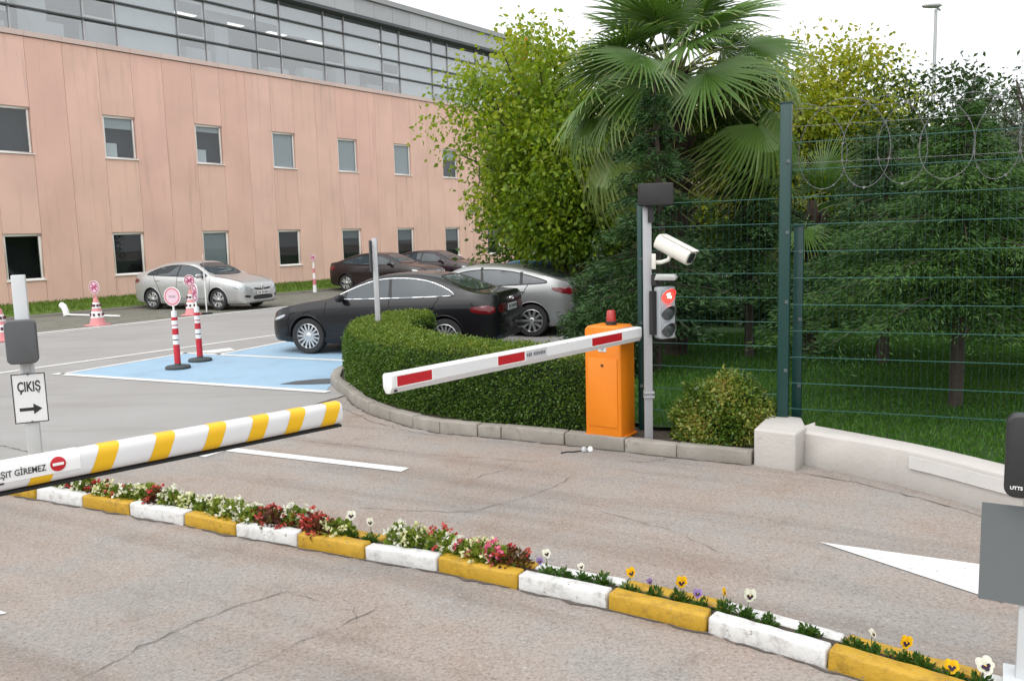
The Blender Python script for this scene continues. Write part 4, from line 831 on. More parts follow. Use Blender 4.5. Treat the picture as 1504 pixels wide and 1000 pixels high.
AUDI = dict(L=4.46, r=.322, wheels=(-1.277, 1.36), track=.775, rim='multi', tumble=.235,
    top=[(2.23, .52), (2.215, .64), (2.15, .725), (2.0, .80), (1.7, .88), (1.3, .945), (1.0, .985), (.85, 1.035), (.45, 1.235), (.15, 1.35), (-.15, 1.403), (-.5, 1.416), (-.9, 1.385), (-1.25, 1.285), (-1.6, 1.15), (-1.82, 1.085), (-2.0, 1.065), (-2.15, 1.062), (-2.19, 1.02), (-2.222, .82), (-2.23, .66)],
    belt=[(2.23, .47), (2.1, .68), (1.7, .80), (1.0, .905), (0, .945), (-1, .972), (-1.7, .99), (-2.23, .86)],
    plan=[(2.23, .46), (2.215, .58), (2.16, .68), (2.05, .775), (1.85, .845), (1.5, .885), (1.0, .896), (0, .898), (-1, .898), (-1.6, .890), (-1.92, .868), (-2.1, .825), (-2.19, .765), (-2.23, .69)],
    bot=[(2.23, .30), (2.1, .21), (1.5, .175), (-1.5, .175), (-2.05, .20), (-2.23, .27)], sill=.30,
    side_win=[(.90, .975), (.45, 1.175), (.12, 1.285), (-.2, 1.328), (-.62, 1.325), (-1.0, 1.262), (-1.3, 1.15), (-1.47, 1.045), (-1.40, 1.02), (-.5, .995), (.3, .978)],
    pillars=[((-.27, .985), (-.22, 1.325)), ((.62, .975), (.60, 1.10))], trim=.011, dark_mirror=True,
    seams=[[(.98, .93), (1.0, .70), (.92, .36)], [(-.25, .97), (-.27, .6), (-.25, .36)], [(-1.18, .99), (-.98, .72), (-.90, .50), (-.88, .36)], [(.92, .36), (-.88, .36)], [(1.3, .74), (.5, .775), (-.6, .80), (-1.7, .82)]],
    handles=[(-.12, .80), (-1.0, .83)], mirror=(.66, .955),
    tail_side=[(-2.16, .86), (-1.80, .845), (-1.74, .80), (-1.80, .735), (-2.17, .705)], tail_rear=[(.36, .87), (.72, .87), (.72, .71), (.48, .73), (.34, .80)],
    head_side=[(2.13, .62), (1.84, .715), (1.80, .695), (1.90, .64), (2.12, .58)], head_front=[(.42, .60), (.72, .66), (.75, .58), (.45, .545)],
    windscreen=[(.64, 1.03), (.56, 1.31), (.3, 1.35), (-.3, 1.35), (-.56, 1.31), (-.64, 1.03), (-.3, 1.01), (.3, 1.01)],
    rear_win=[(.60, 1.12), (.50, 1.33), (.25, 1.352), (-.25, 1.352), (-.50, 1.33), (-.60, 1.12), (-.3, 1.098), (.3, 1.098)],
    plate_rear=.79, plate_front=.42, front=[([(.34, .62), (.38, .40), (.3, .34), (-.3, .34), (-.38, .40), (-.34, .62)], DARK, 'grille')],
    rear=[([(.6, .36), (.6, .28), (-.6, .28), (-.6, .36)], DARK, 'rear_diffuser')], rear_seams=[[(.66, 1.02), (.64, .72), (-.64, .72), (-.66, 1.02)], [(.72, .52), (-.72, .52)]],
    emblem=([[(c_ + .035 * math.cos(a), .035 * math.sin(a)) for a in np.linspace(0, 2 * math.pi, 17)[:-1]] for c_ in (-.075, -.025, .025, .075)], .93, -1))
FLU = dict(AUDI); FLU.update(L=4.62, r=.325, wheels=(-1.38, 1.32), track=.775, rim='five', chrome=False, dark_mirror=False,
    top=[(2.31, .50), (2.29, .66), (2.2, .78), (2.0, .875), (1.6, .965), (1.3, 1.01), (1.1, 1.04), (.9, 1.12), (.5, 1.32), (.2, 1.43), (-.1, 1.475), (-.5, 1.479), (-.9, 1.445), (-1.3, 1.345), (-1.7, 1.20), (-1.9, 1.15), (-2.1, 1.135), (-2.24, 1.12), (-2.28, 1.02), (-2.305, .8), (-2.31, .66)],
    belt=[(2.31, .45), (2.2, .70), (1.8, .83), (1.1, .94), (0, .985), (-1, 1.03), (-1.7, 1.06), (-2.31, .9)],
    plan=[(2.31, .44), (2.29, .58), (2.22, .70), (2.08, .80), (1.8, .87), (1.4, .90), (0, .905), (-1, .905), (-1.7, .89), (-2.0, .85), (-2.18, .78), (-2.28, .68), (-2.31, .58)],
    bot=[(2.31, .26), (2.2, .19), (1.5, .175), (-1.5, .175), (-2.1, .24), (-2.31, .36)],
    side_win=[(.98, 1.005), (.62, 1.19), (.3, 1.315), (0, 1.375), (-.5, 1.385), (-1.0, 1.325), (-1.38, 1.205), (-1.58, 1.10), (-1.45, 1.08), (-.5, 1.045), (.4, 1.015)],
    pillars=[((-.30, 1.03), (-.25, 1.385)), ((.66, 1.005), (.62, 1.17)), ((-1.12, 1.06), (-1.10, 1.29))],
    seams=[[(1.02, .96), (1.05, .72), (.95, .36)], [(-.28, 1.02), (-.30, .6), (-.28, .36)], [(-1.28, 1.07), (-1.08, .75), (-.98, .5), (-.95, .36)], [(.95, .36), (-.95, .36)]], handles=[(-.15, .87), (-1.1, .91)], mirror=(.72, 1.0),
    tail_side=[(-2.24, .98), (-1.92, .97), (-1.86, .92), (-1.95, .85), (-2.25, .82)], tail_rear=[(.45, .99), (.74, .98), (.74, .84), (.5, .85)],
    head_side=[(2.2, .66), (2.0, .75), (1.68, .835), (1.62, .81), (1.78, .71), (2.18, .60)], head_front=[(.36, .66), (.60, .74), (.80, .80), (.80, .68), (.62, .60), (.38, .60)],
    windscreen=[(.66, 1.09), (.57, 1.37), (.3, 1.42), (-.3, 1.42), (-.57, 1.37), (-.66, 1.09), (-.3, 1.06), (.3, 1.06)],
    rear_win=[(.60, 1.19), (.52, 1.39), (.25, 1.42), (-.25, 1.42), (-.52, 1.39), (-.60, 1.19)],
    plate_rear=.88, plate_front=.505, sill=.30,
    front=[([(.36, .665), (.36, .605), (.06, .585), (-.06, .585), (-.36, .605), (-.36, .665), (-.06, .63), (.06, .63)], DARK, 'upper_grille'), ([(.40, .44), (.44, .34), (.36, .30), (-.36, .30), (-.44, .34), (-.40, .44)], DARK, 'lower_grille'),
           ([(.52, .44), (.70, .46), (.70, .38), (.54, .37)], DARK, 'fog_lamp_recess'), ([(-.52, .44), (-.54, .37), (-.70, .38), (-.70, .46)], DARK, 'fog_lamp_recess')],
    rear_seams=[[(.7, 1.08), (.66, .72), (-.66, .72), (-.7, 1.08)]], hood_seams=[[(1.12, .72), (1.7, .70), (2.1, .58)], [(1.12, -.72), (1.7, -.70), (2.1, -.58)]],
    emblem=([[(0, .115), (.075, 0), (0, -.115), (-.075, 0)]], .645, 1))
SIL = dict(FLU); SIL.update(rim='ten', chrome=False, L=4.55, wheels=(-1.33, 1.33),
    top=[(2.275, .50), (2.25, .66), (2.15, .78), (1.95, .86), (1.6, .94), (1.2, 1.0), (.95, 1.06), (.5, 1.29), (.2, 1.40), (-.15, 1.44), (-.5, 1.435), (-.9, 1.40), (-1.3, 1.315), (-1.7, 1.20), (-2.0, 1.11), (-2.12, 1.095), (-2.2, 1.06), (-2.25, .9), (-2.275, .66)],
    plan=[(2.275, .44), (2.25, .58), (2.2, .68), (2.05, .79), (1.8, .86), (1.4, .89), (0, .895), (-1, .895), (-1.65, .88), (-1.95, .84), (-2.14, .76), (-2.24, .66), (-2.275, .56)],
    belt=[(2.275, .45), (2.2, .68), (1.8, .80), (1.1, .92), (0, .97), (-1, 1.02), (-1.7, 1.06), (-2.275, .86)], bot=[(2.275, .26), (2.15, .19), (1.5, .175), (-1.5, .175), (-2.05, .24), (-2.275, .36)],
    side_win=[(.90, 1.0), (.55, 1.17), (.25, 1.28), (-.05, 1.335), (-.5, 1.345), (-1.0, 1.285), (-1.45, 1.17), (-1.70, 1.085), (-1.5, 1.06), (-.5, 1.02), (.4, 1.005)],
    windscreen=[(.64, 1.06), (.56, 1.34), (.3, 1.385), (-.3, 1.385), (-.56, 1.34), (-.64, 1.06)], rear_win=[(.60, 1.13), (.52, 1.36), (.25, 1.385), (-.25, 1.385), (-.52, 1.36), (-.60, 1.13)],
    tail_side=[(-2.17, .97), (-1.80, .985), (-1.72, .965), (-1.85, .89), (-2.18, .82)], tail_rear=[(.40, .97), (.70, .97), (.70, .83), (.45, .87)], plate_rear=.82,
    head_side=[(2.15, .66), (1.95, .75), (1.65, .82), (1.6, .79), (1.78, .70), (2.14, .60)], head_front=[(.36, .66), (.58, .73), (.76, .77), (.78, .67), (.60, .60), (.38, .60)])
def carpaint(name, col, metal=.0, rough=.3): return pm(name, col, rough, metal, var=.03, coat=.5, spec=.15)
BLK = carpaint('paint_black', (.0075, .0075, .009)); SLV = carpaint('paint_silver_pale', (.46, .46, .455), .55, .34); SLV2 = carpaint('paint_silver', (.27, .275, .275), .55, .36)
BRN = carpaint('paint_dark_brown', (.022, .014, .014)); PLM = carpaint('paint_dark_plum', (.03, .016, .02)); BLU = carpaint('paint_blue', (.03, .13, .30), .2)
GRP = 'cars parked in the bays'
make_car('black four door saloon with chrome window trim parked behind the clipped hedge', AUDI, BLK, (-2.12, 15.68, .012), math.atan2(.288, -.958))
make_car('silver saloon with dark sloping side windows parked facing out near the pink wall', FLU, SLV, (-9.70, 27.09, .006), math.atan2(-.417, .909))
make_car('silver fastback saloon parked between the black saloon and the leafy tree', SIL, SLV2, (-.62, 18.1, .006), math.atan2(.288, -.958))
make_car('dark brown saloon parked along the pink wall behind the black saloon', FLU, BRN, (-4.84, 33.75, .006), math.atan2(-.417, .909))
make_car('dark plum saloon parked along the pink wall, partly under the leafy tree', FLU, PLM, (-3.1, 36.2, .006), math.atan2(-.417, .909))
make_car('blue saloon half hidden behind the leafy tree and the silver fastback', SIL, BLU, (.35, 20.9, .006), math.atan2(.288, -.958))
# ------------------------------------------------------------ hedge
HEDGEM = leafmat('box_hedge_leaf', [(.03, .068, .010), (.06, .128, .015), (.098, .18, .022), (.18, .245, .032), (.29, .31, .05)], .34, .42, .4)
outer = [(.72, 8.24), (.18, 8.50), (-.38, 8.82), (-.95, 9.28), (-1.42, 9.82), (-1.85, 10.5), (-2.2, 11.3), (-2.38, 12.1), (-2.36, 12.9), (-2.15, 13.55), (-1.80, 13.90), (-1.38, 13.92)]
inn = [(.82, 9.02), (.32, 9.22), (-.10, 9.55), (-.48, 9.98), (-.82, 10.5), (-1.12, 11.05), (-1.34, 11.6), (-1.46, 12.15), (-1.46, 12.6), (-1.40, 12.95), (-1.30, 13.15), (-1.22, 13.25)]
def resample(p, n):
    p = np.array(chaikin([(*q, 0) for q in p], 2, False))[:, :2]; s = np.concatenate([[0], np.cumsum(np.hypot(*np.diff(p, axis=0).T))]); u = np.linspace(0, s[-1], n)
    return np.stack([np.interp(u, s, p[:, 0]), np.interp(u, s, p[:, 1])], 1)
HN = 120; ho, hi = resample(outer, HN), resample(inn, HN)
prof_h = np.array([(0.02, .0), (-.01, .2), (-.015, .45), (.0, .66), (.035, .76), (.12, .81), (.3, .825), (.5, .83), (.7, .825), (.88, .81), (.965, .76), (1.0, .66), (1.01, .4), (.99, 0)])
HZ = .09; HS = .905
def hedge_pt(i, j): a = prof_h[j]; p = ho[i] * (1 - a[0]) + hi[i] * a[0]; return np.array([p[0], p[1], HZ + a[1] * HS + .012 * math.sin(i * .9) + .01 * math.sin(i * .31 + j)])
HP = np.array([[hedge_pt(i, j) for j in range(len(prof_h))] for i in range(HN)])
hedge = thing('clipped_hedge', 'clipped green box hedge curving round the end of the planting island', 'hedge')
cen = (ho + hi) / 2
core = HP.copy(); core[:, :, :2] = cen[:, None] + (HP[:, :, :2] - cen[:, None]) * .86; core[:, :, 2] = HZ + (HP[:, :, 2] - HZ) * .94
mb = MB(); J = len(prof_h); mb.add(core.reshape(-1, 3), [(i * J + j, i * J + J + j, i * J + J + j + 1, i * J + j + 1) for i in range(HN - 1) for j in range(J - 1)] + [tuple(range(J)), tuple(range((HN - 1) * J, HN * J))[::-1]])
mb.obj('inner_shade_core', pm('hedge_shade', (.010, .018, .006), .95, var=.4, scale=20), hedge)  # solid woody core, coloured dark for the shade inside the hedge
def hedge_leaves(n):
    a = HP[:-1, :-1]; b = HP[1:, :-1]; c = HP[:-1, 1:]; nr = np.cross(b - a, c - a); ar = np.linalg.norm(nr, axis=2); nr = nr / (ar[..., None] + 1e-9)
    w_ = ar.ravel() * (np.arange(ar.size) % (J - 1) < 11); pick = rng.choice(ar.size, n, p=w_ / w_.sum()); I, Q = np.divmod(pick, J - 1); u, v = rng.random((2, n, 1))
    P = a[I, Q] + (b[I, Q] - a[I, Q]) * u + (c[I, Q] - a[I, Q]) * v; Nm = -nr[I, Q]
    out = np.sign((Nm * (P - np.concatenate([cen[I], np.full((n, 1), .45)], 1))).sum(1, keepdims=True)); Nm = Nm * out
    lump = .5 + .5 * np.sin(P[:, :1] * 9 + 3 * np.sin(P[:, 1:2] * 7)) * np.sin(P[:, 2:] * 11 + P[:, 1:2] * 5)
    P = P + Nm * (rng.normal(-.012, .022, (n, 1)) + .018 * lump); topness = np.clip(Nm[:, 2], 0, 1)
    P[:, 2] = np.where(topness > .6, P[:, 2] + np.abs(rng.normal(0, .012, n)), P[:, 2])
    rn = .12 + .30 * rng.random(n) + .16 * lump[:, 0] + np.where(topness > .55, .30 * rng.random(n) + .12, 0) + (rng.random(n) > .97) * .3  # top and bulging leaves lighter: young growth, plus skylight put into leaf colour
    ends = rng.random(n) < .0
    return P, Nm * .8 + unit(n) * .9, rn
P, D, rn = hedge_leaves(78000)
# both cut ends of the hedge
m_ = 3500; e = []
for idx in (0, HN - 1):
    u = rng.random(m_); z = rng.random(m_) * .8; q = ho[idx] * (1 - u[:, None]) + hi[idx] * u[:, None]; e.append(np.concatenate([q, (HZ + z * HS)[:, None]], 1) + rng.normal(0, .025, (m_, 3)))
E_ = np.concatenate(e); P = np.concatenate([P, E_]); D = np.concatenate([D, unit(len(E_))]); rn = np.concatenate([rn, .1 + .4 * rng.random(len(E_))])
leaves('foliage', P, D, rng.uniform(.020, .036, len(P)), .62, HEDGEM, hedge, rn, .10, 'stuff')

# ------------------------------------------------------------ bushes
def bush(name, label, c, rad, n, size, mat, wr=.55, stems=7, group=None, lump=.25, cat='bush', spread=1.0, rn=None, inner=.55):
    t = thing(name, label, cat, (c[0], c[1], c[2]), 0, group); r = np.array(rad)
    d = unit(n); d[:, 2] = np.abs(d[:, 2]) * 1.0 - .25 * rng.random(n); ph = rng.random(3) * 6
    f = (inner + (1 - inner) * rng.random(n) ** .5) * (1 + lump * np.sin(d[:, 0] * 5 + ph[0]) * np.sin(d[:, 1] * 5 + ph[1]) + lump * .7 * np.sin(d[:, 2] * 9 + d[:, 0] * 7 + ph[2]))
    P = d * f[:, None] * r; P[:, 2] = np.maximum(P[:, 2] + r[2] * .12, .02)
    rr = rng.random(n) * .6 + .4 * (.5 + .5 * np.sin(P[:, 0] * 6 / rad[0] + ph[0]) * np.sin(P[:, 2] * 5 / rad[2] + ph[1])) if rn is None else rn
    leaves('foliage', P, d * .7 + unit(n), rng.uniform(size * .7, size * 1.25, n), wr, mat, t, rr, .12, 'stuff'); mb = MB()
    for i in range(stems):
        a = rng.random() * 6.28; q = Vector((math.cos(a) * rad[0] * .55, math.sin(a) * rad[1] * .55, rad[2] * .75)); mb.tube([(q.x * .1, q.y * .1, -.02), q * .5, q], [.018, .012, .006], 5)
    mb.obj('stems', BARK, t); return t
VAR = leafmat('variegated_leaf', [(.03, .07, .010), (.06, .13, .016), (.11, .19, .025), (.20, .25, .035), (.36, .35, .08), (.30, .17, .05)], .3, .3, .5)
bush('round_bush', 'round yellow green leafy bush between the signal pole and the white wall', (1.99, 7.86, .10), (.50, .40, .58), 15000, .040, VAR, lump=.09, inner=.5)
OLE = leafmat('oleander_leaf', [(.012, .035, .010), (.022, .058, .016), (.04, .085, .022), (.07, .11, .03)], .2, .4)
bush('oleander_shrub', 'dark narrow leaved shrub beside the rear of the silver fastback', (1.40, 13.6, .13), (.52, .55, 1.4), 9000, .12, OLE, .16, 12, inner=.2, lump=.3)
bush('oleander_shrub', 'low dark narrow leaved shrub just behind the orange barrier cabinet', (1.35, 11.2, .13), (.55, .5, .95), 6000, .10, OLE, .18, 10, inner=.2, lump=.3)

# ------------------------------------------------------------ broadleaf trees
def tree(name, label, base, h, crown_c, crown_r, n_tw, per, size, mat, trunk_r=.12, wr=.7, seed=1, droop=.35, group=None, sigma=.22, limbs=9, cat='tree', clear=.25, bias=0):
    rs = np.random.default_rng(seed); t = thing(name, label, cat, base, 0, group); cc, cr = np.array(crown_c, float), np.array(crown_r, float); mb = MB()
    fork = np.array([cc[0] * .15, cc[1] * .15, h * clear]); mb.tube([(0, 0, -.05), tuple(fork * .5 + rs.normal(0, .03, 3)), tuple(fork)], [trunk_r * 1.15, trunk_r * .9, trunk_r * .75], 9); tips = []
    for i in range(limbs):
        a = 2 * math.pi * i / limbs + rs.normal(0, .3); el = rs.uniform(-.25, 1.0); d = np.array([math.cos(a) * math.cos(el), math.sin(a) * math.cos(el), math.sin(el)])
        end = cc + d * cr * rs.uniform(.7, .95); m1 = fork * .6 + end * .4 + np.array([0, 0, .12 * h * rs.random()]); mb.tube([tuple(fork - [0, 0, .1]), tuple(m1), tuple(end)], [trunk_r * .5, trunk_r * .3, .012], 6)
        for _ in range(n_tw // limbs):
            s = rs.uniform(.15, 1.0); p = fork * (1 - s) ** 2 + 2 * s * (1 - s) * m1 + end * s * s if s < .9 else end
            q = p + rs.normal(0, 1, 3) * cr * rs.uniform(.12, .36); dd = (q - cc) / cr; ln = np.linalg.norm(dd)
            if ln > 1.12: q = cc + dd / ln * cr * rs.uniform(.9, 1.12)
            if rs.random() < .3: mb.tube([tuple(p), tuple((p + q) / 2 + rs.normal(0, .03, 3)), tuple(q)], [.014, .009, .004], 4, cap=False)
            tips.append(q)
    mb.obj('trunk', BARK, t, smooth=60); T = np.array(tips); k = len(T)
    C = np.repeat(T, per, 0); N = len(C); off = rs.normal(0, 1, (N, 3)) * sigma * np.array([1, 1, .7]); P = C + off
    D = off + rs.normal(0, .25, (N, 3)); D[:, 2] -= droop * sigma * 2
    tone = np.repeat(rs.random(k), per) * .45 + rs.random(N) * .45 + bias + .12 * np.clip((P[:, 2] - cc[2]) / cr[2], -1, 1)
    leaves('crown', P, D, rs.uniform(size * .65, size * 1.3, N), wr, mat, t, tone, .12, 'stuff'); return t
ELD = leafmat('elder_leaf', [(.075, .145, .012), (.145, .245, .016), (.235, .34, .02), (.34, .40, .025), (.45, .43, .045)], .52, .42)
YEL = leafmat('autumn_leaf', [(.10, .18, .012), (.19, .26, .014), (.30, .35, .016), (.42, .40, .018), (.38, .31, .02)], .45, .5)
DKL = leafmat('dark_leaf', [(.014, .036, .010), (.024, .058, .013), (.042, .082, .018), (.07, .115, .026)], .25, .4)
MIX = leafmat('mixed_leaf', [(.022, .055, .012), (.05, .105, .016), (.09, .15, .022), (.19, .20, .03), (.30, .24, .03)], .35, .45)
OLV = leafmat('olive_leaf', [(.035, .055, .035), (.065, .09, .06), (.11, .14, .10), (.17, .20, .15)], .25, .45)
tree('leafy_tree', 'bright green leafy tree spreading over the parked cars', (1.35, 19.6, .0), 6.9, (-1.08, -.1, 4.2), (1.92, 1.8, 2.4), 370, 76, .125, ELD, .13, .62, 3, .6, sigma=.26, limbs=14)
tree('leafy_tree', 'small green leafy tree between the spreading leafy tree and the fan palm', (1.6, 18.2, .1), 4.5, (-.35, 0, 3.25), (1.35, 1.3, 1.65), 200, 80, .12, ELD, .1, .62, 5, .6, sigma=.26, limbs=10, bias=-.08)
tree('autumn_tree', 'yellow leaved autumn tree behind the large fan palm', (6.2, 19.0, .0), 7, (0, 0, 3.75), (2.5, 1.9, 2.3), 1050, 80, .112, YEL, .13, .55, 11, .5, sigma=.3, limbs=12)
tree('autumn_tree', 'yellow green tree seen between the palm leaves and the leafy tree', (2.6, 24.5, .0), 7, (0, 0, 4.6), (2.3, 2.0, 2.3), 240, 56, .15, leafmat('yellow_green_leaf', [(.06, .10, .012), (.13, .18, .015), (.22, .24, .02), (.30, .27, .02)], .42, .45), .12, .55, 12, .5, sigma=.3, limbs=10)
GT = 'trees behind the mesh fence'
tree('dark_tree', 'dense dark leaved tree behind the razor wire beside the autumn tree', (7.5, 15.2, .1), 5, (0, 0, 2.9), (1.35, 1.5, 1.7), 400, 60, .10, DKL, .1, .5, 21, .3, sigma=.2, limbs=12)
tree('dark_tree', 'dark green tree below the street lamp behind the fence', (8.6, 16.5, .1), 4.6, (0, 0, 2.6), (1.5, 1.3, 1.65), 260, 50, .11, MIX, .1, .5, 22, .3, sigma=.22, limbs=10)
tree('olive_tree', 'grey green small leaved olive tree behind the fence', (8.15, 12.6, .1), 4.8, (0, 0, 3.0), (1.25, 1.2, 1.75), 260, 60, .075, OLV, .09, .3, 23, .2, sigma=.22, limbs=11)
tree('dark_tree', 'dark tree with mixed yellowing leaves behind the olive tree', (10.6, 19.0, .1), 4.6, (0, 0, 2.6), (1.7, 1.5, 1.9), 240, 50, .12, MIX, .1, .5, 24, .3, sigma=.22, limbs=10, bias=-.15)
for i, (x, y, h_, lb) in enumerate(((3.6, 26, 4.4, 'far dark tree filling the gap behind the fan palm trunk'), (9.5, 27, 4.2, 'far dark tree under the yellow autumn tree'), (13.5, 26, 4.5, 'far dark tree behind the olive tree'), (1.0, 27.5, 3.6, 'far dark tree behind the blue saloon'), (6.6, 28, 4.0, 'far dark tree between palm and autumn tree'), (17.5, 28, 4.8, 'far dark tree near the street lamp foot'))):
    tree('far_tree', lb, (x, y, 0), h_, (0, 0, h_ * .55), (2.1, 1.6, h_ * .5), 130, 46, .19, DKL if i % 2 == 0 else MIX, .12, .6, 40 + i, .3, sigma=.34, limbs=9, group=GT, bias=-.1)

for i, (x, y, lb) in enumerate(((3.4, 17.6, 'dark shrub behind the fan palm trunk'), (6.0, 16.6, 'dark shrub on the far side of the lawn under the autumn tree'), (9.0, 14.6, 'dark shrub on the far side of the lawn under the olive tree'), (8.0, 18.2, 'dark shrub behind the dense dark leaved tree'), (12.2, 16.8, 'dark shrub behind the olive tree and fence'))):
    bush('lawn_shrub', lb, (x, y, .1), (1.5, 1.0, 1.9), 9000, .12, DKL, .5, 10, 'shrubs on the far side of the lawn', .22, 'shrub', inner=.3)
# ------------------------------------------------------------ conifers
CON = leafmat('conifer_needle', [(.012, .038, .012), (.022, .062, .016), (.038, .095, .022), (.065, .13, .03)], .18, .5)
CON2 = leafmat('cedar_needle', [(.014, .050, .010), (.030, .085, .013), (.056, .128, .020), (.092, .17, .03)], .22, .5)
def conifer(name, label, base, h, r0, z0, mat, layers=16, per=11, seed=1, droop=.5, dens=46, group=None, nl=.075, trunk=.09, shape=1.0):
    rs = np.random.default_rng(seed); t = thing(name, label, 'conifer', base, 0, group)
    mb = MB(); mb.tube([(0, 0, -.05), (rs.normal(0, .03), rs.normal(0, .03), h * .5), (0, 0, h)], [trunk, trunk * .7, .01], 9); PP, DD, TT = [], [], []
    for l in range(layers):
        f = l / (layers - 1); z = z0 + (h - z0) * f; rad = r0 * (1 - f) ** shape + .10
        for k in range(max(4, int(per * (1 - f * .55)))):
            a = rs.random() * 6.283; ln = rad * rs.uniform(.45, 1.15); zz = z + rs.normal(0, (h - z0) / layers * .4); up = rs.uniform(.0, .25)
            s = np.linspace(0, 1, 8); bx, by = np.cos(a) * ln * s, np.sin(a) * ln * s; bz = zz + ln * (up * s - droop * s * s); br = np.stack([bx, by, bz], 1)
            mb.tube([tuple(p) for p in br[::2]], [.014, .010, .007, .003][:len(br[::2])], 4, cap=False)
            m = int(dens * (.35 + ln)); u = rs.random(m) ** .75; P0 = np.stack([np.interp(u, s, br[:, i]) for i in range(3)], 1); wdt = .20 * ln * (1 - .6 * u) + .05
            side = np.array([-math.sin(a), math.cos(a), 0]); sd = rs.normal(0, 1, (m, 1)); P0 = P0 + side * sd * wdt[:, None] + np.stack([np.zeros(m), np.zeros(m), -np.abs(rs.normal(0, .05, m)) - .06 * np.abs(sd[:, 0]) * droop], 1)
            tone = np.clip(rs.random() * .5 + rs.random(m) * .5, 0, 1)
            for _ in range(3):
                dv = np.array([math.cos(a), math.sin(a), -.35]) + side * np.sign(sd) * .8 + rs.normal(0, .45, (m, 3)); PP.append(P0 + rs.normal(0, .02, (m, 3))); DD.append(dv); TT.append(tone)
    mb.obj('trunk', BARK, t, smooth=60); P = np.concatenate(PP); N = len(P)
    leaves('crown', P, np.concatenate(DD), rs.uniform(nl * .7, nl * 1.4, N), .20, mat, t, np.concatenate(TT), .04, 'stuff'); return t
conifer('cedar_tree', 'spreading green cedar with bare lower trunk on the lawn behind the fence', (4.62, 8.75, .10), 3.0, 1.8, 1.18, CON2, 12, 15, 2, .26, 160, None, .058, .075, .75)
conifer('spruce_tree', 'dark pointed spruce standing just behind the signal pole', (1.98, 11.6, .1), 3.95, 1.15, .85, CON, 17, 11, 3, .30, 70, None, .075, .08, .95)
conifer('spruce_tree', 'dark spruce below the hanging palm leaves beside the tall fence post', (3.55, 12.6, .1), 2.9, 1.30, 1.15, CON, 12, 11, 4, .36, 70, None, .08, .08, .8)
conifer('spruce_tree', 'broad dark spruce left of the cedar behind the fence', (5.1, 11.6, .1), 3.2, 1.7, 1.0, CON, 13, 13, 5, .34, 110, None, .065, .09, .8)
conifer('spruce_tree', 'dark spruce right of the cedar behind the fence', (7.0, 10.2, .1), 3.2, 1.7, 1.0, CON2, 13, 13, 6, .34, 110, None, .065, .09, .8)
conifer('spruce_tree', 'slim dark spruce top rising above the razor wire', (7.5, 14.0, .1), 4.15, 1.05, 1.6, CON, 15, 9, 8, .25, 44, None, .085, .08, .9)
conifer('spruce_tree', 'dark spruce beside the silver fastback under the leafy tree', (2.75, 15.2, .1), 3.2, 1.0, .35, CON, 14, 11, 9, .35, 46, None, .09, .08, .9)

# ------------------------------------------------------------ fan palms, one part per leaf
PALM = leafmat('palm_leaf', [(.042, .10, .020), (.078, .162, .030), (.13, .225, .046), (.25, .29, .09), (.44, .39, .22)], .32, .33, .5)
PETI = pm('palm_petiole', (.15, .18, .06), .5, var=.2); PBARK = pm('palm_fibre', (.045, .030, .020), .95, var=.5, scale=25, bmp=1, bscale=50)
def fan_mesh(seed, nseg, rad, droop, fold, dry):
    rs = np.random.default_rng(seed); V, F, T = [], [], []; split = .42
    for i in range(nseg):
        a = R(-112 + 224 * i / (nseg - 1)); da = R(224 / (nseg - 1)) * .5; ln = rad * (.74 + .26 * math.cos(a * .62)) * rs.uniform(.94, 1.04); tw = rs.normal(0, .022); dr = droop * rs.uniform(.6, 1.5); b0 = len(V)
        for q, s in enumerate((.04, .26, split, .68, .84, .95, 1.0)):
            wd = math.tan(da) * ln * s * .98 if s <= split else math.tan(da) * ln * split * (1 - (s - split) / (1 - split)) ** .8 * .98 + .002
            x, y = ln * s * math.cos(a + tw * s), ln * s * math.sin(a + tw * s); z = -dr * rad * max(0, s - .32) ** 2 * 1.5 - .10 * rad * (abs(a) / 2) ** 2 * s
            pull = 1 - .22 * dr * max(0, s - .4); x, y = x * pull, y * pull; nx, ny = -math.sin(a), math.cos(a)
            V += [(x - nx * wd, y - ny * wd, z - fold * wd), (x, y, z + fold * wd), (x + nx * wd, y + ny * wd, z - fold * wd)]; tone = min(1, .2 + .35 * rs.random() * .3 + .25 * s * s + (.28 if s > .9 else 0) + dry); T += [tone] * 3
            if q: c = b0 + 3 * q; F += [(c - 3, c - 2, c + 1, c), (c - 2, c - 1, c + 2, c + 1)]
    me = bpy.data.meshes.new('leaf'); me.from_pydata(V, [], F); at = me.attributes.new('rnd', 'FLOAT', 'POINT'); at.data.foreach_set('value', np.clip(T, 0, 1)); me.materials.append(PALM); me.polygons.foreach_set('use_smooth', [False] * len(me.polygons)); me.update(); return me
FANS = [fan_mesh(s, 40, .92, d, .5, dry) for s, d, dry in ((1, .15, .0), (2, .26, .02), (3, .48, .05), (4, .85, .14), (5, 1.2, .30))]
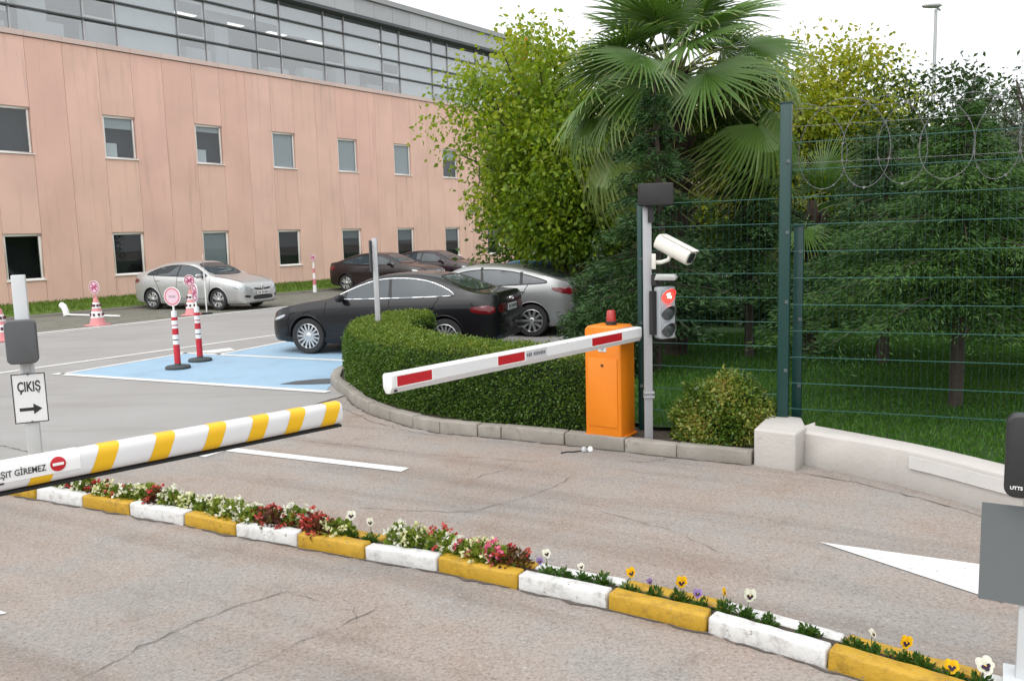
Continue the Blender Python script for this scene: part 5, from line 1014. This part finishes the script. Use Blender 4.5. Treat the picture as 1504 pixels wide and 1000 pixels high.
def palm(label, base, h, n, sc, seed, trunk_r, spec=None):
    rs = np.random.default_rng(seed); t = thing('fan_palm', label, 'palm', base)
    prof_ = [(trunk_r * 1.1, -.05)] + [(trunk_r * (1 + .10 * ((i % 2) * 2 - 1)) * (1.0 + .25 * (i / 24) ** 2), .1 + (h - .1) * i / 24) for i in range(25)] + [(trunk_r * .5, h + .25)]
    MB().lathe(prof_, 16).obj('trunk', PBARK, t, smooth=25); mb = MB()
    for i in range(46):
        a = i * 2.4; z = h * (.45 + .55 * i / 46); r_ = trunk_r * 1.15; p = Vector((math.cos(a) * r_, math.sin(a) * r_, z)); mb.tube([p, p + Vector((math.cos(a) * .06, math.sin(a) * .06, .10)), p + Vector((math.cos(a) * .16, math.sin(a) * .16, .16))], [.035, .028, .012], 5)
    mb.obj('leaf_stubs', PBARK, t, smooth=40)['kind'] = 'stuff'; items = spec or []
    if not spec:
        for i in range(n):
            f = i / (n - 1); az_ = i * 2.39996 + rs.normal(0, .12); e_ = 80 - 118 * f ** .9 + rs.normal(0, 6)
            if not (e_ < 6 and math.sin(az_) < -.70): items.append((az_, e_, rs.uniform(.75, 1.1)))
    for az, el, pl in items:
        el_ = R(el); pl *= sc; d = Vector((math.cos(az) * math.cos(el_), math.sin(az) * math.cos(el_), math.sin(el_))); sag = .18 + .25 * max(0, math.cos(el_)); p0 = Vector((math.cos(az) * trunk_r * .6, math.sin(az) * trunk_r * .6, h + .12 * math.sin(el_)))
        pts = [p0 + d * pl * s - Vector((0, 0, sag * pl * s * s)) for s in (0, .33, .66, 1.0)]; tip = pts[-1]; dirv = (pts[-1] - pts[-2]).normalized()
        lf = bpy.data.objects.new('leaf', FANS[min(4, max(0, int((50 - el) / 26) + rs.integers(0, 2)))]); COL.objects.link(lf); lf.parent = t
        tl_ = dirv.lerp(Vector((dirv.x, dirv.y, dirv.z - .35)), .6).normalized(); side = tl_.cross(Vector((0, 0, 1))).normalized()
        if side.length < .1: side = Vector((1, 0, 0))
        nrm = side.cross(tl_).normalized(); M = Matrix((tl_, -side, nrm)).transposed().to_4x4() @ Matrix.Rotation(rs.normal(0, .35), 4, 'X'); M.translation = tip; s_ = sc * rs.uniform(.9, 1.12); lf.matrix_local = M @ Matrix.Diagonal((s_, s_, s_, 1))
        pe = MB().tube([M.inverted() @ p / s_ for p in pts], [.020 / s_ * sc, .014, .012, .010], 5).obj('petiole', PETI, lf, smooth=60)
    return t
palm('large fan palm with thick fibrous trunk rising behind the signal pole', (2.52, 13.0, .12), 4.15, 52, 1.14, 6, .19)
palm('small fan palm just right of the tall green fence post', (4.45, 12.6, .12), 2.05, 16, .66, 9, .10)

# ------------------------------------------------------------ lawn and strip grass blades
BLADE = leafmat('grass_blade', [(.028, .10, .010), (.05, .15, .014), (.085, .20, .02), (.13, .23, .03)], .35, .5)
def in_poly(P, poly):
    x, y = P[:, 0], P[:, 1]; c = np.zeros(len(P), bool); n = len(poly)
    for i in range(n):
        (x1, y1), (x2, y2) = poly[i], poly[i - 1]
        if y1 == y2: continue
        c ^= ((y1 > y) != (y2 > y)) & (x < (x2 - x1) * (y - y1) / (y2 - y1) + x1)
    return c
Q = np.stack([rng.uniform(.2, 9.5, 170000), rng.uniform(4.5, 15.5, 170000)], 1); Q = Q[in_poly(Q, LAWN) & (Q[:, 0] / np.maximum(Q[:, 1], 1) < .72) & (Q[:, 0] > Q[:, 1] * .02)]
patchy = .5 + .5 * np.sin(Q[:, 0] * 2.1 + np.sin(Q[:, 1] * 1.7) * 2) * np.sin(Q[:, 1] * 1.3 + Q[:, 0])
P = np.concatenate([Q, np.full((len(Q), 1), .128)], 1); D = unit(len(P)) * .55 + np.array([0, 0, 1.0])
leaves('lawn_grass', P, D, rng.uniform(.03, .075, len(P)), .16, BLADE, None, .15 + .35 * rng.random(len(P)) + .3 * patchy, .05, 'stuff')['label'] = 'short green lawn grass behind the fence'
ss = rng.uniform(10, 48, 26000); nn_ = rng.uniform(-31.5, -26.2, 26000); P = np.stack([N2.x * nn_ + D2.x * ss, N2.y * nn_ + D2.y * ss, np.full(26000, .095)], 1)
leaves('strip_grass', P, unit(26000) * .5 + np.array([0, 0, 1.0]), rng.uniform(.06, .13, 26000), .25, leafmat('strip_blade', [(.07, .14, .012), (.11, .19, .018), (.16, .23, .025)], .3, .6), None, None, .05, 'stuff')['label'] = 'bright green grass along the pink wall'

# ------------------------------------------------------------ flowers on the median
MC = offset(MED, .15); seg = [(b - a).length for a, b in zip(MC[:-1], MC[1:])]; cum = np.concatenate([[0], np.cumsum(seg)])
def med_at(s, off=0):
    i = min(max(int(np.searchsorted(cum, s, side='right')) - 1, 0), len(seg) - 1); f = (s - cum[i]) / seg[i]; p = MC[i].lerp(MC[i + 1], f); t_ = (MC[i + 1] - MC[i]).normalized(); return p + Vector((-t_.y, t_.x)) * off
BEG = leafmat('begonia_leaf', [(.07, .13, .014), (.14, .22, .025), (.23, .30, .04), (.33, .36, .08)], .35, .4); BEGR = leafmat('bronze_leaf', [(.06, .02, .015), (.12, .03, .02), (.10, .09, .02), (.16, .05, .03)], .25, .4)
PANL = leafmat('pansy_leaf', [(.03, .08, .012), (.05, .115, .016), (.09, .16, .025)], .3, .4)
PET = {k_: leafmat('petal_' + k_, s, .3, .6, .2) for k_, s in dict(white=[(.72, .72, .64), (.80, .80, .74)], red=[(.42, .03, .03), (.55, .07, .06), (.60, .18, .15)], pink=[(.55, .03, .13), (.66, .10, .22), (.70, .2, .3)], cream=[(.62, .62, .34), (.72, .72, .5)], yellow=[(.80, .48, .01), (.85, .58, .02)], purple=[(.30, .2, .45), (.42, .32, .55)]).items()}
PDARK = pm('petal_dark', (.025, .008, .03), .7); POK = pm('petal_eye', (.75, .45, .02), .6)
def begonia(label, s, off, r, h, flower, n_f, bronze=False):
    p = med_at(s, off); t = thing('begonia_plant', label, 'flower', (p.x, p.y, .05), 0); n = 300; d = unit(n); d[:, 2] = np.abs(d[:, 2])
    P = d * np.array([r, r, h]) * (.35 + .65 * rng.random((n, 1)) ** .6); leaves('foliage', P, d + unit(n) * .8 + np.array([0, 0, .3]), rng.uniform(.022, .042, n), .8, BEGR if bronze else BEG, t, None, .15)
    n = n_f * 5; d = unit(n_f); d[:, 2] = np.abs(d[:, 2]) * .8 + .25; c = d * np.array([r, r, h]) * rng.uniform(.85, 1.15, (n_f, 1)) + np.array([0, 0, .012]); leaves('blossoms', np.repeat(c, 5, 0) + rng.normal(0, .004, (n, 3)), unit(n) + np.repeat(d, 5, 0) * .4, rng.uniform(.018, .034, n), .85, PET[flower], t, None, .1)
def pansy(label, s, off, flowers, r=.055, nleaf=70, h=.07):
    p = med_at(s, off); t = thing('pansy_plant', label, 'flower', (p.x, p.y, .05), 0); d = unit(nleaf); d[:, 2] = np.abs(d[:, 2]) * .8
    leaves('foliage', d * np.array([r, r, h]) * rng.random((nleaf, 1)), d + unit(nleaf) * .6 + np.array([0, 0, .4]), rng.uniform(.022, .04, nleaf), .5, PANL, t, None, .12)
    for dx, z, colr, yaw, sz in flowers:
        z *= .86; sz *= 1.3; dx += random.uniform(-.015, .015)
        c = Vector((dx, -.01, z)); MB().tube([(dx * .3, 0, 0), (dx * .8, 0, z * .6), c + Vector((0, .006, -.004))], .0022, 5).obj('stalk', pm('stalk_green', (.07, .13, .03), .6), t)
        f = Matrix.Translation(c) @ Matrix.Rotation(yaw, 4, 'Z') @ Matrix.Rotation(R(random.uniform(-30, 0)), 4, 'X') @ Matrix.Rotation(random.uniform(-.3, .3), 4, 'Y'); mb = MB()
        for k_, (ax, az_, rr) in enumerate(((-.45, .55, .62), (.45, .55, .62), (-.58, -.08, .56), (.58, -.08, .56), (0, -.52, .68))):
            vs = [f @ Vector((sz * (ax + rr * math.cos(a)), -.001 * k_ - .004 * math.cos(a * 2), sz * (az_ + rr * math.sin(a)))) for a in np.linspace(0, 2 * math.pi, 11)[:-1]]; mb.add(vs, [tuple(range(10))])
        fl_ = mb.obj('flower', PET[colr], t); mb = MB()
        for ax, az_, rr in ((-.35, -.05, .26), (.35, -.05, .26), (0, -.35, .34)): mb.add([f @ Vector((sz * (ax + rr * math.cos(a)), -.0065, sz * (az_ + rr * math.sin(a)))) for a in np.linspace(0, 2 * math.pi, 9)[:-1]], [tuple(range(8))])
        mb.obj('dark_face', PDARK, fl_); MB().lathe([(sz * .11, 0), (sz * .06, .003)], 8, f @ plate_matrix((0, -.008, 0))).obj('eye', POK, fl_)
BP = [(.78, 'white', 0), (.92, 'red', 1), (1.05, 'white', 0), (1.18, 'red', 1), (1.30, 'cream', 0), (1.42, 'red', 0), (1.55, 'white', 0), (1.72, 'cream', 0), (1.86, 'red', 1), (2.0, 'white', 0), (2.18, 'cream', 0), (2.36, 'white', 0), (2.54, 'cream', 0), (2.70, 'white', 0), (2.86, 'white', 0), (2.98, 'red', 1), (3.10, 'red', 1), (3.22, 'white', 0), (3.38, 'red', 1), (3.50, 'red', 1), (3.62, 'cream', 0), (4.10, 'white', 0), (4.22, 'cream', 0), (4.40, 'red', 0), (4.52, 'white', 0), (4.62, 'pink', 0), (4.74, 'cream', 0), (4.85, 'pink', 0), (4.94, 'red', 1)]
CN = {'white': 'white', 'red': 'red', 'cream': 'cream', 'pink': 'pink'}
ORD = ['first', 'second', 'third', 'fourth', 'fifth', 'sixth', 'seventh', 'eighth']
for i, (s, c_, br) in enumerate(BP):
    si = int(np.searchsorted(cum, s, side='right')) - 1; wv = f"behind the {ORD[si // 2]} {'yellow' if si % 2 == 0 else 'white'} kerb stone from the exit sign"
    begonia(f"{'bronze leaved' if br else 'green leaved'} begonia with {CN[c_]} blossoms {wv}", s, random.uniform(-.03, .05), random.uniform(.085, .125), random.uniform(.10, .155), c_, (22 if c_ in ('white', 'cream') else 15), br)
for o in list(COL.objects):
    if o.name.startswith('begonia_plant'): o['group'] = 'begonias planted along the median'
Wt, Ye, Pu = 'white', 'yellow', 'purple'
PZ = [(2.45, 'white pansy beside cream begonias near the boom', [(0, .17, Wt, .1, .016)]), (3.70, 'white pansy with dark face between red and cream begonias', [(.01, .19, Wt, .2, .022)]), (3.88, 'single white pansy standing clear over the bare bed', [(.0, .17, Wt, -.3, .019)]),
      (5.20, 'tall white pansy where the begonias end', [(.0, .17, Wt, .3, .018), (-.04, .12, Pu, 0, .014)]), (5.30, 'bright green pansy without blooms after the tall white one', []), (5.42, 'small white pansy halfway along a white kerb stone', [(0, .12, Wt, .2, .014)]), (5.53, 'leafy pansy without blooms beside small white pansy', []), (5.71, 'yellow pansy at the joint of white and yellow kerb stones', [(0, .15, Ye, .3, .019)]), (5.86, 'dark purple budded pansy between two yellow pansies', [(-.02, .12, Pu, .4, .012)]),
      (6.0, 'yellow pansy with large round bloom over yellow kerb stone', [(0, .14, Ye, .1, .022)]), (6.12, 'pale purple pansy over yellow kerb stone', [(0, .11, Pu, -.1, .017)]), (6.25, 'yellow pansy in side view by the purple one', [(0, .14, Ye, 1.1, .016)]), (6.36, 'large white pansy with dark face near the yellow kerb end', [(.01, .15, Wt, .1, .023)]), (6.49, 'upright leafy pansy without blooms beside white kerb stone', []), (6.69, 'low leafy pansy alone beside white kerb stone', []), (6.91, 'leafy pansy where the last yellow kerb stone starts', []),
      (7.0, 'thin white pansy before the last yellow blooms', [(0, .14, Wt, .8, .015)]), (7.13, 'yellow pansy with dark face over the last yellow kerb stone', [(0, .13, Ye, .1, .021)]), (7.21, 'small leafy pansy between two yellow pansies near the reader post', []), (7.33, 'yellow pansy lying low close to the reader post', [(0, .08, Ye, -.2, .021)]), (7.45, 'big white pansy with dark face at the foot of the reader post', [(0, .13, Wt, -.1, .026)])]
for s, lb, fl_ in PZ: pansy(lb, s, random.uniform(-.02, .03), fl_, r=random.uniform(.045, .07), nleaf=110 + 40 * (len(fl_) == 0))
